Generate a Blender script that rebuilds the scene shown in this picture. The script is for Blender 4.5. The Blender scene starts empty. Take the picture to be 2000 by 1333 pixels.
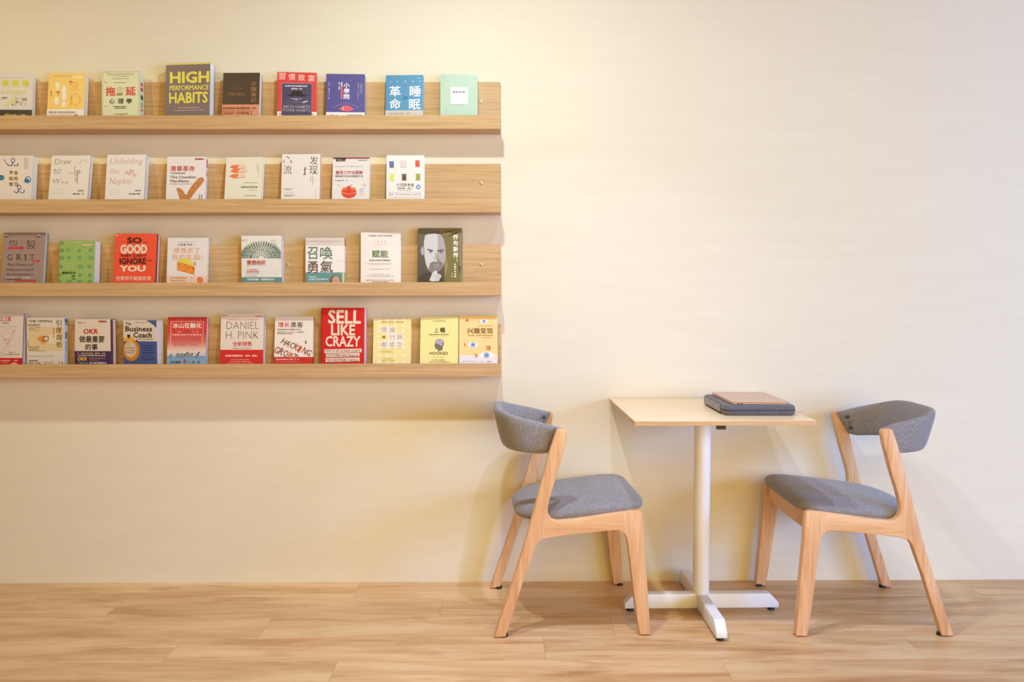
import bpy, bmesh, math, random
from mathutils import Vector, Matrix
import numpy as np

D = bpy.data
COL = bpy.context.scene.collection
SC = bpy.context.scene

# ------------------------------------------------------------------ camera
CAM_H, CAM_D, PITCH, YAW, ROLL, FPX = 1.1502, 3.2301, 0.05201, 0.00553, -0.00188, 1574.04
def make_camera():
    cp, sp, cy, sy = math.cos(PITCH), math.sin(PITCH), math.cos(YAW), math.sin(YAW)
    F = Vector((sy * cp, cy * cp, -sp)); R = Vector((cy, -sy, 0)); U = R.cross(F)
    c, s = math.cos(ROLL), math.sin(ROLL)
    R2 = c * R + s * U; U2 = -s * R + c * U
    cd = D.cameras.new('camera'); cd.lens = FPX / 2000 * 36; cd.sensor_width = 36
    cd.clip_start = 0.05; cd.clip_end = 60
    o = D.objects.new('camera', cd); COL.objects.link(o)
    M = Matrix((R2, U2, -F)).transposed().to_4x4(); M.translation = Vector((0, -CAM_D, CAM_H))
    o.matrix_world = M
    SC.camera = o
make_camera()

# ------------------------------------------------------------------ world, lights, exposure
def lin(c):
    return tuple(((v / 255) / 12.92 if v / 255 <= 0.04045 else ((v / 255 + 0.055) / 1.055) ** 2.4) for v in c)

W = D.worlds.new('world'); SC.world = W; W.use_nodes = True
bg = W.node_tree.nodes['Background']
bg.inputs[0].default_value = (1.0, 0.50, 0.22, 1); bg.inputs[1].default_value = 0.14

def area(name, loc, target, size, power, color, size_y=None, spread=180, shape='RECTANGLE'):
    l = D.lights.new(name, 'AREA'); l.energy = power; l.color = color; l.shape = shape
    l.size = size; l.size_y = size_y or size; l.spread = math.radians(spread)
    o = D.objects.new(name, l); COL.objects.link(o); o.location = loc
    d = Vector(target) - Vector(loc); o.rotation_euler = d.to_track_quat('-Z', 'Y').to_euler()
    return o
area('ceiling_lamp_light', (-0.15, -1.13, 2.70), (-0.15, -1.13, 0), 0.10, 23.5, (0.80, 0.98, 0.98), shape='DISK')
area('ceiling_lamp_light', (-2.2, -1.13, 2.70), (-2.2, -1.13, 0), 0.10, 11.0, (1.0, 0.92, 0.55), shape='DISK')
area('added_floor_light', (0.35, -1.15, 2.70), (0.35, -1.15, 0), 0.08, 9.5, (0.60, 0.64, 1.0), shape='DISK', spread=100)  # added downward light to brighten the floor, no known fitting
area('added_warm_fill', (0.7, -5.5, 2.0), (0.7, 0, 1.0), 3.0, 112, (1.0, 0.71, 0.20), 2.0)  # added warm fill from behind the camera, not a lamp in the room
area('added_warm_fill', (3.0, -4.6, 1.0), (0.9, 0, 0.6), 2.2, 38, (1.0, 0.84, 0.40), 1.5)  # second added warm fill, low on the right, no lamp there
area('added_cool_fill', (4.6, -3.6, 1.2), (0.9, 0, 0.6), 2.2, 152, (0.14, 0.42, 1.0), 1.8)  # added soft blue fill from the right, no door known there
area('window_light', (5.9, -3.3, 2.1), (0.6, -0.2, 0.7), 0.9, 100, (0.18, 0.46, 1.0), 1.0)
SC.view_settings.view_transform = 'Standard'; SC.view_settings.look = 'None'
SC.view_settings.gamma = 1.0; SC.view_settings.use_curve_mapping = False
SC.view_settings.exposure = 0.0

# ------------------------------------------------------------------ materials
class NT:
    def __init__(s, name):
        s.m = D.materials.new(name); s.m.use_nodes = True; s.t = s.m.node_tree
        s.b = s.t.nodes['Principled BSDF']
    def n(s, typ, **kw):
        x = s.t.nodes.new(typ)
        for k, v in kw.items():
            if k.startswith('i_'): x.inputs[k[2:].replace('_', ' ')].default_value = v
            else: setattr(x, k, v)
        return x
    def l(s, a, ao, b, bi): s.t.links.new(a.outputs[ao], b.inputs[bi])

def simple(name, c, rough=0.5, metal=0.0, coat=0.0, spec=0.5):
    k = NT(name); k.b.inputs['Base Color'].default_value = (*lin(c), 1)
    k.b.inputs['Roughness'].default_value = rough; k.b.inputs['Metallic'].default_value = metal
    k.b.inputs['Coat Weight'].default_value = coat; k.b.inputs['Specular IOR Level'].default_value = spec
    return k.m

def ramp(k, cols, pos=None):
    r = k.n('ShaderNodeValToRGB'); e = r.color_ramp.elements
    pos = pos or [i / (len(cols) - 1) for i in range(len(cols))]
    while len(e) < len(cols): e.new(0.5)
    for i, c in enumerate(cols): e[i].position = pos[i]; e[i].color = (*lin(c), 1)
    return r

def wood(name, cols, scale, fine=(0.90, 1.06), rough=0.45, nscale=3.0, rnd=0.0, bump=0.05, detail=5, dist=1.2, knots=False, spec=0.4):
    """grain runs along the axis whose scale is small"""
    k = NT(name)
    tc = k.n('ShaderNodeTexCoord'); mp = k.n('ShaderNodeMapping'); mp.inputs['Scale'].default_value = scale
    oi = k.n('ShaderNodeObjectInfo'); add = k.n('ShaderNodeVectorMath', operation='ADD')
    mul = k.n('ShaderNodeMath', operation='MULTIPLY'); mul.inputs[1].default_value = 37.0
    k.l(oi, 'Random', mul, 0); k.l(tc, 'Object', mp, 'Vector')
    k.l(mp, 'Vector', add, 0); k.l(mul, 0, add, 1)
    nz = k.n('ShaderNodeTexNoise'); nz.inputs['Scale'].default_value = nscale
    nz.inputs['Detail'].default_value = detail; nz.inputs['Distortion'].default_value = dist
    nz.inputs['Roughness'].default_value = 0.62
    k.l(add, 0, nz, 'Vector')
    r = ramp(k, cols, [0.25, 0.45, 0.58, 0.78] if len(cols) == 4 else None); k.l(nz, 'Fac', r, 'Fac')
    # fine grain
    mp2 = k.n('ShaderNodeVectorMath', operation='MULTIPLY'); 
    big = [6 if s_ > min(scale) * 1.01 else 1.5 for s_ in scale]
    mp2.inputs[1].default_value = big; k.l(add, 0, mp2, 0)
    n2 = k.n('ShaderNodeTexNoise'); n2.inputs['Scale'].default_value = nscale * 1.5; n2.inputs['Detail'].default_value = 3
    k.l(mp2, 0, n2, 'Vector')
    r2 = k.n('ShaderNodeMapRange'); r2.inputs[1].default_value = 0.3; r2.inputs[2].default_value = 0.7
    r2.inputs[3].default_value = fine[0]; r2.inputs[4].default_value = fine[1]
    k.l(n2, 'Fac', r2, 0)
    mx = k.n('ShaderNodeVectorMath', operation='SCALE'); k.l(r, 'Color', mx, 0); k.l(r2, 0, mx, 'Scale')
    last = mx
    if rnd:
        r3 = k.n('ShaderNodeMapRange'); r3.inputs[3].default_value = 1 - rnd; r3.inputs[4].default_value = 1 + rnd
        k.l(oi, 'Random', r3, 0)
        m3 = k.n('ShaderNodeVectorMath', operation='SCALE'); k.l(last, 0, m3, 0); k.l(r3, 0, m3, 'Scale'); last = m3
    if knots:
        mpk = k.n('ShaderNodeMapping'); mpk.inputs['Scale'].default_value = (2.6, 9.0, 1)
        adk = k.n('ShaderNodeVectorMath', operation='ADD'); k.l(tc, 'Object', mpk, 'Vector'); k.l(mpk, 'Vector', adk, 0); k.l(mul, 0, adk, 1)
        nk = k.n('ShaderNodeTexNoise'); nk.inputs['Scale'].default_value = 1.6; nk.inputs['Detail'].default_value = 6
        nk.inputs['Roughness'].default_value = 0.6; k.l(adk, 0, nk, 'Vector')
        rk = k.n('ShaderNodeMapRange'); rk.inputs[1].default_value = 0.56; rk.inputs[2].default_value = 0.74
        rk.inputs[3].default_value = 0.0; rk.inputs[4].default_value = 0.62; k.l(nk, 'Fac', rk, 0)
        mk = k.n('ShaderNodeMix', data_type='RGBA'); k.l(rk, 0, mk, 0); k.l(last, 0, mk, 6)
        mk.inputs[7].default_value = (*lin(cols[0]), 1)
        k.l(mk, 2, k.b, 'Base Color')
    else:
        k.l(last, 0, k.b, 'Base Color')
    k.b.inputs['Roughness'].default_value = rough; k.b.inputs['Specular IOR Level'].default_value = spec
    bp = k.n('ShaderNodeBump'); bp.inputs['Strength'].default_value = bump; bp.inputs['Distance'].default_value = 0.002
    k.l(n2, 'Fac', bp, 'Height'); k.l(bp, 0, k.b, 'Normal')
    return k.m

M = {}
M['floor'] = wood(fine=(0.95, 1.03), name='oak laminate planks', cols=[(180, 126, 82), (215, 173, 125), (229, 192, 146), (238, 208, 166)], scale=(0.8, 6.5, 1), rough=0.36, nscale=1.9, rnd=0.045, bump=0.03, knots=True, dist=0.6)
M['shelf'] = wood('oak veneer', [(186, 146, 104), (203, 164, 120), (211, 174, 131), (219, 186, 145)], (1.3, 40, 40), rough=0.5, nscale=2.6, bump=0.03, dist=0.5)
M['chair_v'] = wood('beech upright', [(204, 150, 106), (224, 174, 130), (233, 187, 145), (240, 198, 160)], (22, 22, 1.6), rough=0.38, nscale=1.7, bump=0.02, dist=0.9)
M['chair_h'] = wood('beech rail', [(212, 160, 116), (229, 181, 136), (237, 192, 150), (243, 202, 166)], (1.6, 22, 22), rough=0.38, nscale=1.7, bump=0.02, dist=0.9)
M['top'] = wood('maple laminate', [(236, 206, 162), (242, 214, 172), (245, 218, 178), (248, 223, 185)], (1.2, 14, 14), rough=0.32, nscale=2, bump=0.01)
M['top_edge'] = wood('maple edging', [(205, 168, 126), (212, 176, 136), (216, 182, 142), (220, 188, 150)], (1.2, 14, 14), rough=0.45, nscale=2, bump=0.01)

def wall_mat():
    k = NT('cream wall paint'); tc = k.n('ShaderNodeTexCoord')
    mp = k.n('ShaderNodeMapping'); mp.inputs['Scale'].default_value = (1.2, 1, 9); k.l(tc, 'Object', mp, 'Vector')
    n = k.n('ShaderNodeTexNoise'); n.inputs['Scale'].default_value = 2.2; n.inputs['Detail'].default_value = 8; n.inputs['Roughness'].default_value = 0.6
    k.l(mp, 0, n, 'Vector')
    r = ramp(k, [(234, 225, 207), (236, 227, 209), (238, 230, 212)], [0.3, 0.5, 0.7]); k.l(n, 'Fac', r, 'Fac'); k.l(r, 0, k.b, 'Base Color')
    n2 = k.n('ShaderNodeTexNoise'); n2.inputs['Scale'].default_value = 60; n2.inputs['Detail'].default_value = 3; k.l(tc, 'Object', n2, 'Vector')
    ad = k.n('ShaderNodeMath', operation='MULTIPLY_ADD'); ad.inputs[1].default_value = 0.12; k.l(n2, 'Fac', ad, 0); k.l(n, 'Fac', ad, 2)
    bp = k.n('ShaderNodeBump'); bp.inputs['Strength'].default_value = 0.045; bp.inputs['Distance'].default_value = 0.008
    k.l(ad, 0, bp, 'Height'); k.l(bp, 0, k.b, 'Normal'); k.b.inputs['Roughness'].default_value = 0.9
    k.b.inputs['Specular IOR Level'].default_value = 0.2
    return k.m
M['wall'] = wall_mat()

def fabric(name, c0, c1, c2):
    k = NT(name); tc = k.n('ShaderNodeTexCoord')
    def dirn(sc):
        mp = k.n('ShaderNodeMapping'); mp.inputs['Scale'].default_value = sc; k.l(tc, 'Object', mp, 'Vector')
        n = k.n('ShaderNodeTexNoise'); n.inputs['Scale'].default_value = 1.0; n.inputs['Detail'].default_value = 2; k.l(mp, 0, n, 'Vector'); return n
    a, b, c = dirn((60, 900, 900)), dirn((900, 60, 900)), dirn((900, 900, 60))
    s1 = k.n('ShaderNodeMath', operation='ADD'); s2 = k.n('ShaderNodeMath', operation='ADD'); d = k.n('ShaderNodeMath', operation='DIVIDE'); d.inputs[1].default_value = 3
    k.l(a, 'Fac', s1, 0); k.l(b, 'Fac', s1, 1); k.l(s1, 0, s2, 0); k.l(c, 'Fac', s2, 1); k.l(s2, 0, d, 0)
    r = ramp(k, [c0, c1, c2], [0.36, 0.5, 0.64]); k.l(d, 0, r, 'Fac'); k.l(r, 0, k.b, 'Base Color')
    k.b.inputs['Roughness'].default_value = 0.95; k.b.inputs['Specular IOR Level'].default_value = 0.15
    k.b.inputs['Sheen Weight'].default_value = 0.25
    bp = k.n('ShaderNodeBump'); bp.inputs['Strength'].default_value = 0.35; bp.inputs['Distance'].default_value = 0.001
    k.l(d, 0, bp, 'Height'); k.l(bp, 0, k.b, 'Normal')
    return k.m
M['fabric'] = fabric('grey heather cloth', (97, 95, 99), (141, 138, 143), (180, 176, 179))
M['bag'] = fabric('grey nylon', (78, 76, 84), (100, 98, 108), (122, 120, 130))
M['bag_handle'] = fabric('brown grey webbing', (104, 94, 88), (132, 120, 110), (152, 140, 130))
M['white_metal'] = simple('white powder coat', (243, 244, 250), 0.4)
M['rubber'] = simple('black rubber', (30, 30, 34), 0.6)
M['black'] = simple('black plastic', (44, 38, 36), 0.5)
M['button'] = simple('dark button', (66, 66, 74), 0.45)
M['steel'] = simple('screw steel', (214, 202, 184), 0.3, 0.6)
M['gold'] = simple('rose gold aluminium', (212, 180, 160), 0.36, 0.4)
M['gold_dark'] = simple('pale lid emblem', (228, 196, 170), 0.25, 0.6)
M['paper'] = None
def paper_mat():
    k = NT('page edges'); tc = k.n('ShaderNodeTexCoord'); mp = k.n('ShaderNodeMapping'); mp.inputs['Scale'].default_value = (3, 1200, 3); k.l(tc, 'Object', mp, 'Vector')
    n = k.n('ShaderNodeTexNoise'); n.inputs['Scale'].default_value = 1; n.inputs['Detail'].default_value = 2; k.l(mp, 0, n, 'Vector')
    r = ramp(k, [(214, 204, 182), (238, 230, 212), (246, 241, 228)], [0.3, 0.5, 0.7]); k.l(n, 'Fac', r, 'Fac'); k.l(r, 0, k.b, 'Base Color'); k.b.inputs['Roughness'].default_value = 0.8
    return k.m
M['paper'] = paper_mat()
def print_mat():
    k = NT('printed ink'); a = k.n('ShaderNodeVertexColor', layer_name='ink'); k.l(a, 'Color', k.b, 'Base Color'); k.b.inputs['Roughness'].default_value = 0.42
    k.b.inputs['Coat Weight'].default_value = 0.15; k.b.inputs['Coat Roughness'].default_value = 0.2
    return k.m
M['print'] = print_mat()
_cm = {}
def cover(c):
    c = tuple(c)
    if c not in _cm: _cm[c] = simple('cover card %d' % len(_cm), c, 0.45, coat=0.15)
    return _cm[c]

# ------------------------------------------------------------------ mesh helpers
def mesh_obj(name, verts, faces, mat, parent=None, smooth=False):
    me = D.meshes.new(name); me.from_pydata([tuple(v) for v in verts], [], [tuple(f) for f in faces]); me.update()
    bm = bmesh.new(); bm.from_mesh(me); bmesh.ops.recalc_face_normals(bm, faces=bm.faces); bm.to_mesh(me); bm.free()
    me.materials.append(mat)
    if smooth: me.polygons.foreach_set('use_smooth', [True] * len(me.polygons))
    o = D.objects.new(name, me); COL.objects.link(o)
    if parent: o.parent = parent
    return o

def box(name, a, b, mat, parent=None, bevel=0.0, seg=2):
    x0, y0, z0 = a; x1, y1, z1 = b
    v = [(x0, y0, z0), (x1, y0, z0), (x1, y1, z0), (x0, y1, z0), (x0, y0, z1), (x1, y0, z1), (x1, y1, z1), (x0, y1, z1)]
    f = [(0, 3, 2, 1), (4, 5, 6, 7), (0, 1, 5, 4), (1, 2, 6, 5), (2, 3, 7, 6), (3, 0, 4, 7)]
    o = mesh_obj(name, v, f, mat, parent)
    if bevel: bev(o, bevel, seg)
    return o

def bev(o, w, seg=2, limit='ANGLE'):
    bm = bmesh.new(); bm.from_mesh(o.data)
    if limit == 'ANGLE': es = [e for e in bm.edges if len(e.link_faces) == 2 and e.calc_face_angle() > 0.6]
    else: es = limit(bm)
    bmesh.ops.bevel(bm, geom=es, offset=w, segments=seg, profile=0.5, affect='EDGES', clamp_overlap=True)
    bm.to_mesh(o.data); bm.free()
    o.data.polygons.foreach_set('use_smooth', [True] * len(o.data.polygons))
    o.data.set_sharp_from_angle(angle=math.radians(40))
    return o

def cyl(name, c, r, h, mat, parent=None, n=24, axis='z', bevel=0.0, r2=None):
    r2 = r if r2 is None else r2
    vs = []
    for k, (hh, rr) in enumerate(((0, r), (h, r2))):
        for i in range(n):
            a = 2 * math.pi * i / n; p = (rr * math.cos(a), rr * math.sin(a), hh)
            if axis == 'y': p = (p[0], p[2], p[1])
            if axis == 'x': p = (p[2], p[0], p[1])
            vs.append((c[0] + p[0], c[1] + p[1], c[2] + p[2]))
    fs = [tuple(range(n))[::-1], tuple(range(n, 2 * n))] + [(i, (i + 1) % n, n + (i + 1) % n, n + i) for i in range(n)]
    o = mesh_obj(name, vs, fs, mat, parent)
    if bevel: bev(o, bevel)
    else:
        o.data.polygons.foreach_set('use_smooth', [True] * len(o.data.polygons)); o.data.set_sharp_from_angle(angle=math.radians(40))
    return o

def empty(name, loc, rot=(0, 0, 0), label=None, cat=None, group=None):
    o = D.objects.new(name, None); COL.objects.link(o); o.location = loc; o.rotation_euler = rot
    if label: o['label'] = label
    if cat: o['category'] = cat
    if group: o['group'] = group
    return o

# ------------------------------------------------------------------ the setting
WX0, WX1, WH = -3.2, 3.6, 3.0
w = box('wall_back', (WX0, 0, -0.02), (WX1, 0.12, WH), M['wall']); w['kind'] = 'structure'
fl = box('floor', (WX0, -4.6, -0.06), (WX1, 0.0, -0.0125), M['floor']); fl['kind'] = 'structure'
def planks():
    """laminate boards laid side by side, joints between them; six shared meshes"""
    PL, PW, G = 1.22, 0.18, 0.0004
    def pmesh(x0, x1):
        o = box('plank', (x0, 0, 0), (x1, PW - G, 0.012), M['floor'], None, 0.0004, 1); return o
    first = {0: -1.47, 1: -1.47, 2: -0.852, 3: -1.10, 4: -0.542}
    rnd = random.Random(5)
    shared = {}
    row = 0; y = -0.0
    while y > -2.4:
        off = first.get(row, rnd.uniform(0, 1.22))
        if row == 0: off = -0.6
        x = off
        while x > WX0: x -= PL
        while x < WX1 - 0.01:
            a, b = max(x, WX0), min(x + PL, WX1)
            L = round(b - a, 4)
            if L > 0.03:
                if L not in shared:
                    o = pmesh(0, L - G); shared[L] = o
                else:
                    o = shared[L].copy(); COL.objects.link(o)
                o.name = 'plank'; o.location = (a, y - PW, -0.012); o.parent = fl
            x += PL
        y -= PW; row += 1
planks()
box('floor_underlay', (WX0, -4.6, -0.0125), (WX1, -2.52, 0.0), M['floor'], fl)

# ------------------------------------------------------------------ shelves
SH_Z = [1.8019, 1.4842, 1.1642, 0.8479]; TOPS = [2.002, 1.684, 1.366, 1.050]
X_END = -0.0254; X0S = -2.55; SDEP = 0.1043; LIP = 0.0519
SH_LAB = ['uppermost oak picture ledge with a brown underside, holding the yellow and mint books',
          'second oak ledge from the top, holding mostly white paperbacks',
          'third oak ledge from the top, with a screw between two of its books',
          'lowest oak ledge on the wall, packed with eleven books to its right end']
SCREWS = [[(-0.101, 1.925)], [(-0.102, 1.608)], [(-0.104, 1.287), (-0.872, 1.288)], []]
for i in range(4):
    z, zt = SH_Z[i], TOPS[i]
    r = empty('picture_ledge', (X0S, 0, z), (0, 0, 0), SH_LAB[i], 'shelf', 'oak book ledges on the wall')
    L = X_END - X0S
    box('back_panel', (0, -0.018, 0.018), (L, 0, zt - z), M['shelf'], r, 0.0008, 1)
    box('shelf_board', (0, -SDEP + 0.0155, 0), (L, 0, 0.0178), M['shelf'], r, 0.0006, 1)
    box('front_lip', (0, -SDEP, 0), (L + 0.0005, -SDEP + 0.0153, LIP), M['shelf'], r, 0.0008, 1)
    for (sx, sz) in SCREWS[i]:
        s = cyl('screw', (sx - X0S, -0.0212, sz - z), 0.0062, 0.0034, M['steel'], r, 16, 'y', 0.001)
        box('screw_slot', (sx - X0S - 0.004, -0.0216, sz - z - 0.0007), (sx - X0S + 0.004, -0.0211, sz - z + 0.0007), M['black'], s)

# ------------------------------------------------------------------ table
def table():
    t = empty('cafe_table', (0.7125, -0.3067, 0), (0, 0, 0.01027), 'square pale wooden pedestal table with a white column on a four-legged cross foot', 'table')
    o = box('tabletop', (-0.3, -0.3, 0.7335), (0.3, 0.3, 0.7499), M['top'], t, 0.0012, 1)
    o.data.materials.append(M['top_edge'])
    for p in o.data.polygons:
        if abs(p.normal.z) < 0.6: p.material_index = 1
    cyl('column', (0, 0, 0.020), 0.0298, 0.700, M['white_metal'], t, 40)
    cyl('top_plate', (0, 0, 0.7195), 0.055, 0.0139, M['white_metal'], t, 32)
    for k in range(4):
        a = math.pi / 2 * k; ca, sa = math.cos(a), math.sin(a)
        def R(p): return (p[0] * ca - p[1] * sa, p[0] * sa + p[1] * ca, p[2])
        # foot bar: bevelled end profile in x-z, extruded across
        prof = [(0.012, 0.013), (0.284, 0.013), (0.284, 0.032), (0.250, 0.066), (0.012, 0.066)]
        hw = 0.0185
        vs = [R((x, -hw, z)) for x, z in prof] + [R((x, hw, z)) for x, z in prof]; n = len(prof)
        fs = [tuple(range(n)), tuple(range(n, 2 * n))[::-1]] + [(i, (i + 1) % n, n + (i + 1) % n, n + i) for i in range(n)]
        fb = mesh_obj('foot', vs, fs, M['white_metal'], t); bev(fb, 0.002)
        gx = R((0.262, 0, 0))
        cyl('glide', (gx[0], gx[1], 0.0005), 0.0135, 0.0135, M['rubber'], fb, 20, r2=0.011)
        # top bracket arm
        vs = [R((x, y, z)) for z in (0.7195, 0.7333) for x, y in ((0.03, -0.014), (0.236, -0.014), (0.236, 0.014), (0.03, 0.014))]
        mesh_obj('bracket_arm', vs, [(0, 3, 2, 1), (4, 5, 6, 7), (0, 1, 5, 4), (1, 2, 6, 5), (2, 3, 7, 6), (3, 0, 4, 7)], M['white_metal'], t)
        vs = [R((x, y, z)) for z in (0.7130, 0.7333) for x, y in ((0.236, -0.0145), (0.252, -0.0145), (0.252, 0.0145), (0.236, 0.0145))]
        mesh_obj('end_cap', vs, [(0, 3, 2, 1), (4, 5, 6, 7), (0, 1, 5, 4), (1, 2, 6, 5), (2, 3, 7, 6), (3, 0, 4, 7)], M['black'], t)
table()

# ------------------------------------------------------------------ laptop on its sleeve
def rounded_slab(name, x0, y0, x1, y1, z0, z1, rc, re, mat, parent, nc=8, ne=4):
    """rounded-corner slab with rounded edges"""
    rings = []
    prof = []
    for i in range(ne + 1):
        a = -math.pi / 2 + math.pi / 2 * i / ne; prof.append((re * (math.cos(a) - 1), z0 + re + re * math.sin(a)))
    for i in range(ne + 1):
        a = math.pi / 2 * i / ne; prof.append((re * (math.cos(a) - 1), z1 - re + re * math.sin(a)))
    for (ins, z) in prof:
        ring = []
        for (cx, cy, a0) in ((x1 - rc, y1 - rc, 0), (x0 + rc, y1 - rc, 90), (x0 + rc, y0 + rc, 180), (x1 - rc, y0 + rc, 270)):
            for j in range(nc + 1):
                a = math.radians(a0 + 90 * j / nc); rr = rc + ins
                ring.append((cx + rr * math.cos(a), cy + rr * math.sin(a), z))
        rings.append(ring)
    n = len(rings[0]); vs = [p for r_ in rings for p in r_]; fs = []
    for k in range(len(rings) - 1):
        for i in range(n): fs.append((k * n + i, k * n + (i + 1) % n, (k + 1) * n + (i + 1) % n, (k + 1) * n + i))
    fs.append(tuple(range(n))[::-1]); fs.append(tuple(range((len(rings) - 1) * n, len(rings) * n)))
    o = mesh_obj(name, vs, fs, mat, parent, True); o.data.set_sharp_from_angle(angle=math.radians(50))
    return o

def laptop():
    zt = 0.7500
    s = empty('laptop_sleeve', (0.878, -0.335, zt), (0, 0, math.radians(-1.0)), 'grey zipped laptop sleeve lying flat on the table, under the laptop', 'laptop sleeve')
    rounded_slab('body', -0.134, -0.163, 0.112, 0.165, 0.0002, 0.036, 0.022, 0.010, M['bag'], s)
    rounded_slab('zipper', -0.1355, -0.1645, 0.1135, 0.1665, 0.0165, 0.0205, 0.0235, 0.0015, simple('zip tape', (58, 60, 76), 0.6), s)
    h = rounded_slab('handle', -0.1405, -0.118, -0.1345, 0.125, 0.007, 0.031, 0.0025, 0.002, M['bag_handle'], s)
    box('zipper_pull', (0.113, -0.150, 0.010), (0.134, -0.146, 0.0115), simple('grey cord', (150, 146, 146), 0.6), s, 0.0004, 1)
    l = empty('laptop', (0.8700, -0.340, zt + 0.0362), (0, math.radians(0.3), math.radians(-0.9)), 'thin closed rose gold laptop resting on the grey sleeve', 'laptop')
    rounded_slab('base', -0.098, -0.145, 0.098, 0.147, 0.0007, 0.0062, 0.010, 0.0022, M['gold'], l)
    rounded_slab('lid', -0.0985, -0.1455, 0.0985, 0.1475, 0.0068, 0.0108, 0.010, 0.0015, M['gold'], l)
    for px in (-0.076, -0.064):
        box('port', (px - 0.0028, -0.1456, 0.0022), (px + 0.0028, -0.1446, 0.0048), M['black'], l)
    # bitten-fruit emblem on the lid, seen edge-on
    pts = []
    for i in range(40):
        a = 2 * math.pi * i / 40
        r_ = 0.0145 * (1 - 0.10 * abs(math.sin(a)) ** 6 * (1 if math.sin(a) > 0 else 0.9))
        x, y = r_ * math.cos(a), r_ * 0.95 * math.sin(a)
        dx, dy = x - 0.0175, y - 0.001
        dd = math.hypot(dx, dy)
        if dd < 0.0068: x, y = 0.0175 + dx / dd * 0.0068, 0.001 + dy / dd * 0.0068
        pts.append((y + 0.0, -x, 0.01085))
    e = mesh_obj('lid_emblem', [(0, 0, 0.01085)] + pts, [(0, i + 1, (i + 1) % 40 + 1) for i in range(40)], M['gold_dark'], l)
laptop()

# ------------------------------------------------------------------ chairs
def prism(name, poly, y0, y1, mat, parent, f, skip=(), bw=0.0032):
    n = len(poly)
    vs = [f(x, y0, z) for x, z in poly] + [f(x, y1, z) for x, z in poly]
    fs = [tuple(range(n))[::-1], tuple(range(n, 2 * n))] + [(i, (i + 1) % n, n + (i + 1) % n, n + i) for i in range(n)]
    o = mesh_obj(name, vs, fs, mat, parent)
    bm = bmesh.new(); bm.from_mesh(o.data); bm.verts.ensure_lookup_table()
    es = []
    for i in range(n):
        if i in skip: continue
        for b in (0, n):
            e = bm.edges.get((bm.verts[b + i], bm.verts[b + (i + 1) % n]))
            if e: es.append(e)
    bmesh.ops.bevel(bm, geom=es, offset=bw, segments=3, profile=0.5, affect='EDGES', clamp_overlap=True)
    bm.to_mesh(o.data); bm.free()
    o.data.polygons.foreach_set('use_smooth', [True] * len(o.data.polygons)); o.data.set_sharp_from_angle(angle=math.radians(35))
    return o

def arc(p0, p1, p2, n=5):
    """quadratic corner from p0 to p2 around p1"""
    return [((1 - t) ** 2 * p0[0] + 2 * t * (1 - t) * p1[0] + t * t * p2[0], (1 - t) ** 2 * p0[1] + 2 * t * (1 - t) * p1[1] + t * t * p2[1]) for t in [i / n for i in range(n + 1)]]

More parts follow.
